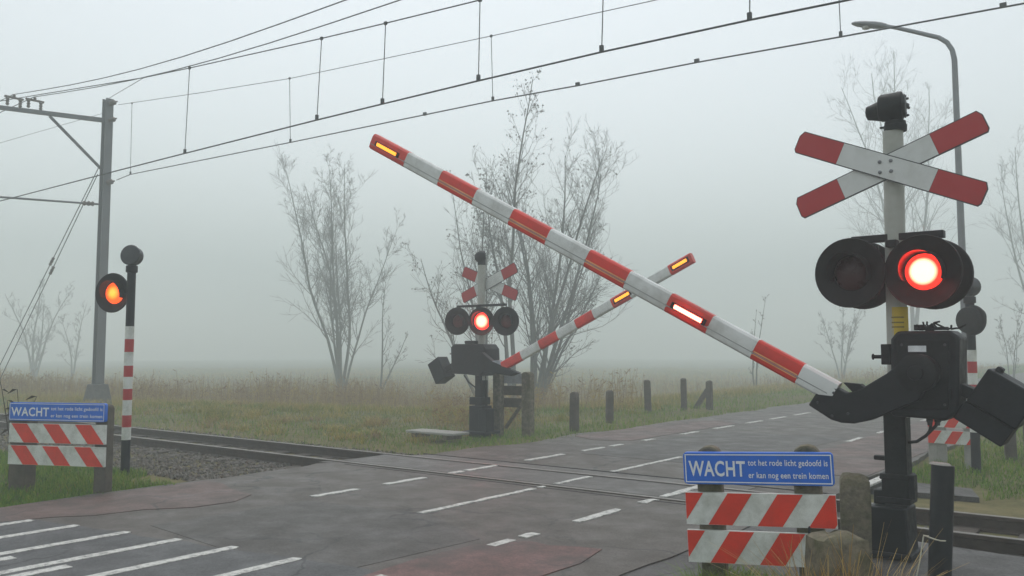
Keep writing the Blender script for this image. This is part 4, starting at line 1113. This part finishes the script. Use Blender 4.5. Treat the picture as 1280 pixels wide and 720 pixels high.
def poly(pts, Y, extend_l=None, extend_r=None):
    q = [on_y(x, y, Y) for x, y in pts]
    if extend_l is not None: q = [q[0] + (q[0] - q[1]).normalized() * extend_l] + q
    if extend_r is not None: q = q + [q[-1] + (q[-1] - q[-2]).normalized() * extend_r]
    return q
Y1 = 9.6
con = [Vector((x, Y1, 5.74)) for x in (-75, -24)] + [on_y(x, y, Y1) for x, y in ((140,215),(230,192),(396,150),(478,130),(598,101),(752,65),(937,25),(1060,0))] + [Vector((6, Y1, 5.35))]
mes = [Vector((-75, Y1, 8.8)), Vector((-28.8, Y1, 8.95))] + [on_y(x, y, Y1) for x, y in ((60,116.5),(180,97),(237,85),(402,48),(482,29),(600,0))] + [Vector((-4.8, Y1, 6.85)), Vector((2, Y1, 6.95))]
drp = [(on_y(237,85,Y1), on_y(231,192,Y1)), (on_y(402,48,Y1), on_y(396,150,Y1)), (on_y(482,29,Y1), on_y(478,130,Y1)), (on_y(600,0,Y1), on_y(598,101,Y1)), (on_y(755,-45,Y1), on_y(752,65,Y1)), (on_y(938,-80,Y1), on_y(937,25,Y1))]
catenary('nearer contact line of doubled wire passing above the boom tip, over the rails', Y1, con, mes, drp, .014, .011, [])
Y2 = 14.3
con = [on_y(x, y, Y2) for x, y in ((146,225),(163,218),(363,178),(616,126),(722,107),(871,78),(1051,46),(1254,9))]; con = con + [con[-1] + (con[-1] - con[-2]) * 3]
mes = [on_y(x, y, Y2) for x, y in ((148,131),(250,116),(363,98),(614,45),(820,0))]; mes = mes + [mes[-1] + Vector((4, 0, -.06)), mes[-1] + Vector((12, 0, -.02))]
drp = [(on_y(165,129,Y2), on_y(163,218,Y2)), (on_y(362,98,Y2), on_y(363,178,Y2)), (on_y(614,45,Y2), on_y(616,126,Y2)), (on_y(1047,-40,Y2), on_y(1051,46,Y2))]
catenary('lower contact line fixed to the mast side, passing behind the street lamp arm', Y2, con, mes, drp, .015, .009, [on_y(x, y, Y2) for x, y in ((531,144),(722,107),(871,78),(1254,9))])
def feeder(label, a, bpt, extra):
    p = [a]; q = on_y(*bpt)
    dl = q - a
    for k in range(1, 9): t = k / 8; p.append(a.lerp(q, t) + Vector((0, 0, -.28 * math.sin(math.pi * t))))
    p.append(q + Vector((10, 0, -.15)))
    pl_ = [a + Vector((-45, 0, .1)), a + Vector((-22, 0, -.6))] + p
    line('feeder_wire', label, pl_, .013, group='feeder wires on the mast arm')
O2 = Vector((MX, MYY, 0))
feeder('upper feeder wire running from the outer insulator on the mast arm', O2 + L(17, 118), (432, 0, 11.0), 0)
feeder('second feeder wire running from the inner insulator on the mast arm', O2 + L(43, 121), (500, 0, 11.6), 0)
line('support_wire', 'thin slanting wire tying the mast top to the messenger wire', [Vector((MX, 14.3, 10.3)), on_y(180, 97, Y1)], .008)
line('support_wire', 'thin faint wire descending leftwards from the mast top', [Vector((MX, 14.3, 9.9)), Vector((-46, 9.8, 8.0))], .007)

# ------------------------------------------------------------------ dead weeds close by at the picture's edge
t = thing('dead_weed', 'dark withered weed with drooping leaves behind the smaller blue sign', 'plant', far(22, 11.6))
mb = MB(); r = random.Random(5); lf = MB()
cam_r = Vector((math.cos(YAW), math.sin(YAW), 0))
for lean, h_ in ((-.25, 1.15), (.15, 1.3), (.5, 1.2), (-.5, 1.55), (.05, .95)):
    pts = [Vector((r.uniform(-.05, .05), r.uniform(-.05, .05), -.1))]
    for k in range(6):
        pts.append(pts[0] + cam_r * (lean * .5 * ((k + 1) / 6) ** 1.5) + Vector((r.gauss(0, .012), r.gauss(0, .012), h_ * (k + 1) / 6)))
    mb.tube(pts, [.012 - .0014 * k for k in range(7)], 5)
    for k in (4, 5, 6):
        p = pts[k]; s = r.uniform(.10, .2); dv = (cam_r * r.choice((-1, 1)) + Vector((0, 0, r.uniform(-.3, .3)))).normalized() * s; w = Vector((.008, -.012, .014)); dz = Vector((0, 0, -.05))
        lf = MB(); lf.add([p, p + dv * .4 + w, p + dv + dz, p + dv * .4 - w], [(0, 1, 2, 3)]); lf.build('leaf', M_leafbrown, t, smooth=0, fix=False)
mb.build('stalk', M_twig, t, fix=False)

# ------------------------------------------------------------------ fog
m = bpy.data.materials.new('fog_air'); m.use_nodes = True; nt = m.node_tree
nt.nodes.remove(nt.nodes['Principled BSDF'])
v = nt.nodes.new('ShaderNodeVolumePrincipled'); v.inputs['Color'].default_value = (.88, .956, .945, 1); v.inputs['Density'].default_value = .0098; v.inputs['Anisotropy'].default_value = .15
nt.links.new(v.outputs[0], nt.nodes['Material Output'].inputs['Volume'])
mb = MB(); mb.box((-70, 125, 17.2), (440, 410, 38.4)); tag(mb.build('haze', m, smooth=0), kind='stuff')

# ------------------------------------------------------------------ light
w = bpy.data.worlds.new('World'); sc.world = w; w.use_nodes = True; nt = w.node_tree
bg = nt.nodes['Background']; sky = nt.nodes.new('ShaderNodeTexSky'); sky.sky_type = 'NISHITA'; sky.sun_disc = False
SUN_EL, SUN_AZ = 62, -40          # azimuth measured clockwise from +Y
sky.sun_elevation = R(SUN_EL); sky.sun_rotation = R(SUN_AZ); sky.dust_density = 1.0; sky.air_density = 1.4; sky.ozone_density = 1.0
hs = nt.nodes.new('ShaderNodeHueSaturation'); hs.inputs['Saturation'].default_value = .24
nt.links.new(sky.outputs[0], hs.inputs['Color']); nt.links.new(hs.outputs[0], bg.inputs['Color']); bg.inputs['Strength'].default_value = .15
li = bpy.data.lights.new('sun', 'SUN'); li.energy = .8; li.angle = R(30); li.color = (1, .97, .93)
lo = bpy.data.objects.new('sun', li); COL.objects.link(lo)
sd = Vector((math.sin(R(SUN_AZ)) * math.cos(R(SUN_EL)), math.cos(R(SUN_AZ)) * math.cos(R(SUN_EL)), math.sin(R(SUN_EL))))
lo.rotation_euler = sd.to_track_quat('Z', 'Y').to_euler(); lo.location = (0, 0, 40)

cam = bpy.data.cameras.new('camera'); cam.sensor_width = 36; cam.lens = F / 1280 * 36; cam.clip_end = 2000; cam.clip_start = .05
co = bpy.data.objects.new('camera', cam); COL.objects.link(co); co.location = (0, 0, CAM_Z); co.rotation_euler = (math.pi/2 + PITCH, 0, YAW)
sc.camera = co
sc.view_settings.view_transform = 'Standard'; sc.view_settings.look = 'None'; sc.view_settings.gamma = 1; sc.view_settings.exposure = .36
sc.cycles.volume_bounces = 2; sc.cycles.max_bounces = 6; sc.cycles.diffuse_bounces = 2; sc.cycles.glossy_bounces = 2; sc.cycles.transparent_max_bounces = 4
sc.cycles.use_denoising = True
